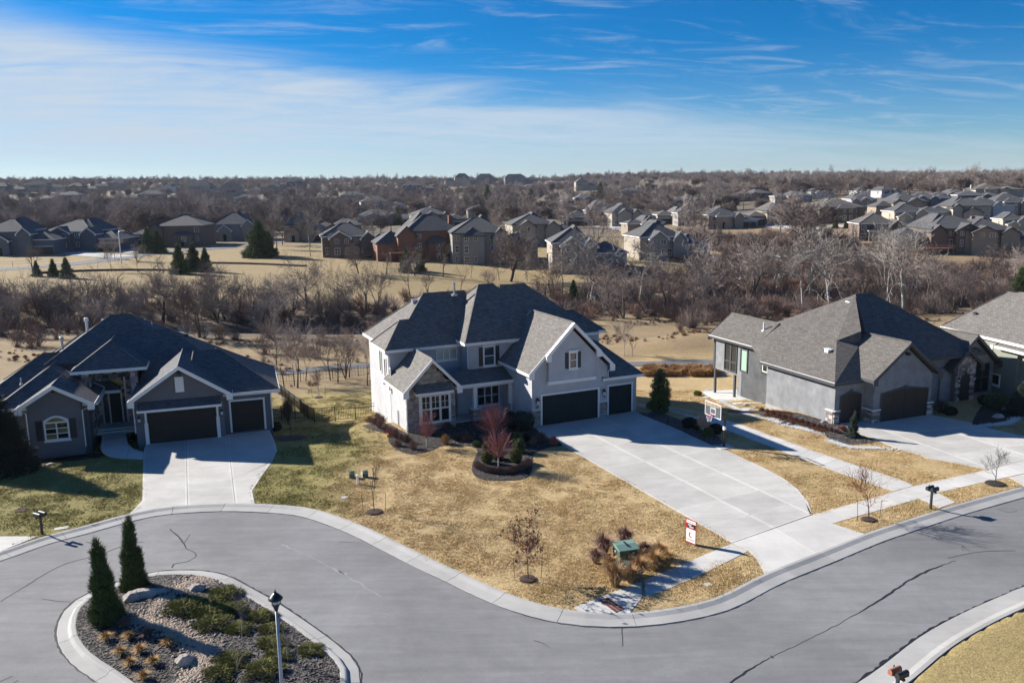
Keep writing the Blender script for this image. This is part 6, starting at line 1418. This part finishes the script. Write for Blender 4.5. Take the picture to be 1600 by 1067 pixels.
for k, (x, y, h, rd, m_, l_) in enumerate(gx): put(grass_clump('ornamental_grass', 800+k, h*1.2, rd*1.4, m_, 800, .013), P(x, y), l_, 'ornamental grass')
# ------------------------------------------------------------------ utility boxes
def cabinet(px, py, rz, w_, d_, h, lab, big=True):
    root = thing('utility_cabinet', P(px, py), R(rz), lab, 'utility box')
    MB().box(-w_/2, w_/2, 0, d_, .06, h*.80).build('body', 'box_green', root)
    MB().prism([(-.05, h*.80), (d_+.04, h*.80), (d_+.04, h*.97), (d_*.5, h), (-.05, h*.86)], -w_/2-.04, w_/2+.04, 'u').build('lid', 'box_green_top' if big else 'box_green', root)
    MB().box(-w_/2-.1, w_/2+.1, -.1, d_+.1, -.05, .06).build('pad', 'conc_old', root)
    if big:
        MB().box(-w_*.02, w_*.02, -.015, -.0, .1, h*.78).build('door_seam', 'charcoal', root)
        MB().box(.16, .30, -.02, -.001, h*.5, h*.68).build('warning_label', 'sign_white', root); MB().box(-w_/2-.02, -w_/2-.001, d_*.55, d_*.8, h*.42, h*.62).build('warning_label', 'sign_white', root)
        MB().box(-.06, .0, -.05, -.015, h*.35, h*.5).build('handle', 'galv', root); m = MB(); m.box(-.05, .05, d_*.3, d_*.8, h*.985, h+.02); m.build('lid_catch', 'charcoal', root)
cabinet(983, 880, 16, 1.0, .85, .85, 'large pale topped green transformer cabinet at the lawn corner'); cabinet(977, 903, 16, .72, .5, .62, 'small dark green cable box before the transformer', False)
for k, (x, y, m_, h, l_) in enumerate(((550, 746, 'box_green', .42, 'left green utility pedestal in the front lawn'), (571, 745, 'box_green', .42, 'right green utility pedestal with pale side'), )):
    root = thing('utility_pedestal', P(x, y), R(20), l_, 'utility box'); MB().lathe([(.19, 0), (.19, h*.8), (.17, h), (.02, h+.03)], 12).build('body', m_, root); MB().lathe([(.205, h*.76), (.205, h*.82)], 12).build('band', 'galv', root)
    if k: MB().box(-.21, -.195, -.08, .1, .05, h*.8).build('panel', 'white_metal', root)
root = thing('utility_pedestal', P(559, 756), 0, 'slim white marker post between the green pedestals', 'utility box'); MB().lathe([(.085, 0), (.07, .1), (.07, .50), (.085, .50), (.085, .60), (.02, .62)], 10).build('post', 'white_metal', root)
for x, y, rd, m_, l_, nm in ((538, 777, .22, 'conc_edge', 'white round cover in the lawn left of the sapling', 'access_cover'), (33, 797, .33, 'mulch_brown', 'brown oval cover in the left lawn', 'access_cover'), (125, 769, .16, 'mulch_brown', 'tiny dark cover in the left lawn', 'access_cover'), (606, 683, .10, 'orange', 'little orange marker at the side wall bed', 'marker')):
    o = MB().lathe([(rd, 0), (rd, .02 if nm != 'marker' else .25), (rd*.3, .03 if nm != 'marker' else .28)], 14).build(nm, m_); put(o, P(x, y), l_, 'cover' if nm != 'marker' else 'marker')
o = MB().box(-.35, .35, -.18, .18, -.02, .02).build('access_cover', 'conc_edge'); put(o, P(96, 825), 'pale rectangular cover near the left kerb', 'cover', R(25)); o = MB().box(-.2, .2, -.15, .15, -.02, .02).build('access_cover', 'conc_edge'); put(o, P(1105, 913), 'small pale tile in the verge grass strip', 'cover', R(20))
# red brick tactile pad at the kerb ramp
a, b, c, d = W(935, 938), W(950, 934), W(977, 951), W(962, 957.5); pad = structure('tactile_pad')
flat('pad_base', [Vector((p.x, p.y, 0)) for p in (a, b, c, d)], .022, 'conc_edge', pad, .03)
for i in range(3):
    for j in range(8):
        e = .03; q = [a.lerp(d, (j+e)/8).lerp(b.lerp(c, (j+e)/8), (i+.06)/3), a.lerp(d, (j+e)/8).lerp(b.lerp(c, (j+e)/8), (i+.90)/3), a.lerp(d, (j+1-e)/8).lerp(b.lerp(c, (j+1-e)/8), (i+.90)/3), a.lerp(d, (j+1-e)/8).lerp(b.lerp(c, (j+1-e)/8), (i+.06)/3)]
        flat('brick', [Vector((p.x, p.y, 0)) for p in q], .036, 'brick_red', pad, .02)
# ------------------------------------------------------------------ mailboxes
def mailbox_pair(px, py, rz, lab, mats=('charcoal', 'charcoal'), h=1.05, low=0):
    root = thing('mailbox_post', P(px, py) if not low else W(px, py), R(rz), lab, 'mailbox')
    MB().box(-.05, .05, -.05, .05, -.1, h).build('post', mats[0], root); MB().box(-.26, .26, -.05, .05, h-.1, h-.02).build('crossbar', mats[0], root)
    for s, mt in ((-1, mats[0]), (1, mats[1])):
        pf = [(s*.15-.09, h), (s*.15+.09, h)]+[(s*.15+.09*math.cos(math.pi*i/8), h+.13+.09*math.sin(math.pi*i/8)) for i in range(9)]
        b = MB().prism(pf, -.26, .26).build('mailbox', mt, root); MB().prism([(x, z) for x, z in pf], -.275, -.262).build('door', mats[1] if mt == mats[0] else mt, b); MB().box(s*.15+.09, s*.15+.105, -.1, -.05, h+.1, h+.25).build('flag', 'charcoal', b)
mailbox_pair(66, 834, 62, 'twin black mailbox on a post at the left kerb'); mailbox_pair(1454, 795, 118, 'twin black mailbox on a post by the verge walk', h=1.12)
mailbox_pair(1400, 1098, 118, 'copper and black mailbox pair at the bottom right kerb', ('charcoal', 'copper'), h=1.1, low=1)
# ------------------------------------------------------------------ street lamp on the island
p = Iat(443, 1108); hL = 4.25
root = thing('street_lamp', p, 0, 'silver street lamp post with black lantern head on the island', 'street lamp')
MB().lathe([(.13, 0), (.12, .25), (.075, .35), (.07, .5), (.048, hL-.55)], 12).build('post', 'galv', root, True)
hd = MB().lathe([(.05, hL-.56), (.07, hL-.5), (.10, hL-.40), (.155, hL-.30), (.16, hL-.27)], 14).build('lantern_base', 'black_metal', root, True)
MB().lathe([(.15, hL-.27), (.185, hL-.10)], 14).build('lens', 'lamp_lens', root, True)
for i in range(6): a = i*math.pi/3; MB().tube([(math.cos(a)*.158, math.sin(a)*.158, hL-.28), (math.cos(a)*.192, math.sin(a)*.192, hL-.1)], .008, 4).build('lantern_rib', 'black_metal', root)
MB().lathe([(.25, hL-.11), (.255, hL-.08), (.20, hL-.02), (.12, hL+.07), (.06, hL+.12), (.045, hL+.13), (.05, hL+.16), (.015, hL+.20), (.02, hL+.23), (.004, hL+.26)], 16).build('lantern_roof', 'black_metal', root, True)
# white lamp across the creek
p, h = hfrom(190, 412, 363); root = thing('street_lamp', p, 0, 'tall white street lamp with hooked arm beside the far street', 'street lamp')
MB().tube([(0, 0, 0), (0, 0, h*.9), (0, 0, h), (.25, 0, h+.25), (.9, 0, h+.3)], [.14, .11, .10, .09, .08], 7).build('post', 'white_metal', root); MB().box(.7, 1.5, -.2, .2, h+.2, h+.36).build('lamp_head', 'white_metal', root)
p, h = hfrom(1070, 350, 329); root = thing('street_lamp', p, 0, 'thin white street lamp standing before the narrow grey distant house', 'street lamp'); MB().tube([(0, 0, 0), (0, 0, h), (.9, 0, h+.3)], .12, 6).build('post', 'white_metal', root); MB().box(.7, 1.5, -.2, .2, h+.2, h+.36).build('lamp_head', 'white_metal', root)
p, h = hfrom(1308, 348, 328); root = thing('street_lamp', p, 0, 'white hooked street lamp beside the red turret house', 'street lamp'); MB().tube([(0, 0, 0), (0, 0, h), (-.4, 0, h+.35), (-1.1, 0, h+.3)], .09, 6).build('post', 'white_metal', root); MB().box(-1.6, -.9, -.15, .15, h+.2, h+.33).build('lamp_head', 'white_metal', root)
# ------------------------------------------------------------------ sale sign
p = W(1079, 850); root = thing('yard_sign', p, R(-52), 'red and white real estate sign beside the main driveway', 'sign')
w_, z0, z1 = .62, .12, 1.30
MB().box(-w_/2, w_/2, -.012, .012, z0, z1).build('board', 'sign_white', root)
fr = MB(); fr.box(-w_/2-.03, -w_/2, -.02, .02, 0, z1+.03); fr.box(w_/2, w_/2+.03, -.02, .02, 0, z1+.03); fr.box(-w_/2, w_/2, -.02, .02, z1, z1+.03); fr.box(-w_/2, w_/2, -.02, .02, z0-.03, z0); fr.build('frame', 'sign_red', root)
bd = MB().box(-w_/2, w_/2, -.016, -.0125, .84, 1.13).build('red_band', 'sign_red', root); MB().box(-w_/2+.1, w_/2-.03, -.020, -.0165, .90, 1.12).build('black_panel', 'black_metal', root)
for q, (zz, aa, bb) in enumerate(((1.06, -.18, .06), (1.02, -.18, .02), (.96, -.1, .2), (.925, -.1, .16))): MB().box(aa, bb, -.0235, -.0205, zz, zz+.022).build('print_line', 'sign_white', root)
MB().box(-w_/2+.06, w_/2-.04, -.0155, -.0125, 1.19, 1.215).build('print_line', 'sign_red', root); MB().box(-w_/2+.02, w_/2-.02, -.0155, -.0125, .27, .285).build('print_line', 'sign_red', root); MB().box(-w_/2+.08, w_/2-.1, -.0155, -.0125, .225, .245).build('print_line', 'charcoal', root)
m = MB(); arc = [(.0+.13*math.cos(R(a_)), .52+.15*math.sin(R(a_))) for a_ in range(95, 300, 20)]; arc2 = [(.03+.09*math.cos(R(a_)), .53+.11*math.sin(R(a_))) for a_ in range(290, 90, -20)]; m.prism(arc+arc2, -.0165, -.0125); m.build('logo_crescent', 'sign_red', root)
MB().prism([(.03, .40), (.12, .38), (.09, .43)], -.0165, -.0125).build('logo_mark', 'charcoal', root)
# ------------------------------------------------------------------ basketball hoop
p = P(1131, 698); root = thing('basketball_hoop', p, R(22), 'black basketball hoop with clear board on the lawn beside the driveway', 'basketball hoop')
MB().box(-.62, .55, -.5, .5, -.05, .05).build('base_pad', 'conc_edge', root)
MB().box(-.07, .07, -.07, .07, .05, 2.45).build('pole', 'black_metal', root); MB().box(-.085, .085, -.085, .085, 1.25, 1.5).build('pole_sleeve', 'white_metal', root)
m = MB(); m.tube([(0, 0, 2.3), (-.95, .12, 2.95)], .035, 5); m.tube([(0, 0, 1.95), (-.95, .12, 2.5)], .035, 5); m.tube([(0, 0, 2.3), (-.95, -.12, 2.95)], .035, 5); m.tube([(0, 0, 1.95), (-.95, -.12, 2.5)], .035, 5); m.build('arm', 'black_metal', root)
bm_ = MB(); 
for (y0, y1, z0, z1) in ((-.92, .92, 2.31, 2.35), (-.92, .92, 3.28, 3.32), (-.92, -.88, 2.35, 3.28), (.88, .92, 2.35, 3.28), (-.3, .3, 2.50, 2.53), (-.3, .3, 2.90, 2.93), (-.3, -.27, 2.53, 2.90), (.27, .3, 2.53, 2.90)): bm_.box(-1.03, -.98, y0, y1, z0, z1)
bk = bm_.build('backboard', 'white_metal', root); gl = bpy.data.materials.new('acrylic'); gl.use_nodes = True; b_ = gl.node_tree.nodes['Principled BSDF']; b_.inputs['Base Color'].default_value = (.8, .85, .9, 1); b_.inputs['Alpha'].default_value = .06; b_.inputs['Roughness'].default_value = .15; MATS['acrylic'] = gl
MB().box(-1.01, -1.0, -.86, .86, 2.35, 3.28).build('board_pane', 'acrylic', bk)
m = MB(); ring = [(-1.3+.23*math.cos(R(t_)), .23*math.sin(R(t_)), 2.45) for t_ in range(0, 361, 24)]; m.tube(ring, .018, 5, False); m.box(-1.12, -1.03, -.1, .1, 2.36, 2.48); m.build('rim', 'sign_red', root)
m = MB()
for t_ in range(0, 360, 30):
    for s in (-1, 1): prism3(m, Vector((-1.3+.23*math.cos(R(t_)), .23*math.sin(R(t_)), 2.44)), Vector((-1.3+.12*math.cos(R(t_+s*35)), .12*math.sin(R(t_+s*35)), 2.02)), .007, .007)
m.build('net', 'white_metal', root, fix=False)
# ------------------------------------------------------------------ fences
def fence(name, pts, h, lab, mat='black_metal', pick=.13, post=1.9, rails=(.12, .80, 1.0), pw=.009):
    pts = [P(*q) if not isinstance(q, Vector) else q for q in pts]; root = thing(name, pts[0], 0, lab, 'fence'); o0 = pts[0]; pk = MB(); npk = 0
    for a, b in zip(pts, pts[1:]):
        L = math.hypot(b.x-a.x, b.y-a.y); n = max(1, round(L/post))
        for i in range(n):
            p0, p1 = a.lerp(b, i/n), a.lerp(b, (i+1)/n); p0 = Vector((p0.x, p0.y, T(p0.x, p0.y)))-o0; p1 = Vector((p1.x, p1.y, T(p1.x, p1.y)))-o0; d_ = p1-p0
            MB().box(-.03, .03, -.03, .03, -.1, h+.05).build('post', mat, root, loc=p0)
            for rz_ in rails: MB().tube([p0+Vector((0, 0, h*rz_)), p1+Vector((0, 0, h*rz_))], .018, 4).build('rail', mat, root)
            k = int(d_.length/pick) if pick else 0
            for j in range(1, k): q = p0+d_*(j/k); pk.box(q.x-pw, q.x+pw, q.y-pw, q.y+pw, q.z+h*.08, q.z+h); npk += 1
    if pk.v: pk.build('pickets', mat, root, fix=False)['kind'] = 'stuff'
    return root
fence('metal_fence', [(492, 661), (587, 652)], 1.25, 'black picket fence with gate closing the gap to the white wall'); fence('metal_fence', [(492, 661), (482, 655), (470, 645), (452, 630), (436, 617), (425, 610)], 1.25, 'dark picket fence running back along the shaded lot line')
fence('metal_fence', [(424, 656), (440, 655), (484, 656)], 1.2, 'black fence behind the small garage in shade')
fence('metal_fence', [(430, 598), (470, 597), (520, 592), (560, 588), (586, 586)], 1.2, 'back fence along the trail behind the bare tree row', pick=.3)
fence('rail_fence', [(-10, 417), (20, 417), (50, 415), (80, 412), (110, 410)], 1.3, 'long low rail fence along the far street at left', 'bark', 0, 5, (.5, .95))
fence('metal_fence', [(552, 412), (600, 420), (640, 424)], 1.3, 'thin dark fence on the brown house lawn across the creek', 'black_metal', .6, 3)
# low retaining walls across the creek
for pts_, lab in (([(60, 428), (140, 424), (225, 423), (300, 424)], 'long dark retaining wall below the far street'), ([(330, 412), (390, 413), (440, 415), (480, 417)], 'dark low retaining wall below the round pine')):
    l_ = catmull([P(*q) for q in pts_], 3.0); root = thing('retaining_wall', l_[0], 0, lab, 'wall'); m = MB()
    for a, b in zip(l_, l_[1:]):
        for rr_ in range(2):
            q0, q1 = a-l_[0], b-l_[0]; q0 = q0.lerp(q1, .01); m2 = MB().tube([q0+Vector((0, 0, .05+.24*rr_)), q1+Vector((0, 0, .05+.24*rr_))], .17, 4); m2.build('block_course', 'bark', root)
# ------------------------------------------------------------------ air
hm = bpy.data.materials.new('haze'); hm.use_nodes = True; t = hm.node_tree; t.nodes.clear()
pv = t.nodes.new('ShaderNodeVolumePrincipled'); pv.inputs['Color'].default_value = (.80, .88, 1, 1); pv.inputs['Density'].default_value = .00005; pv.inputs['Anisotropy'].default_value = .1
mo = t.nodes.new('ShaderNodeOutputMaterial'); lk(t, pv.outputs[0], mo.inputs['Volume']); MATS['haze'] = hm
o = MB().box(-3900, 3900, -750, 5300, -12, 75).build('haze', 'haze'); tag(o, kind='stuff')
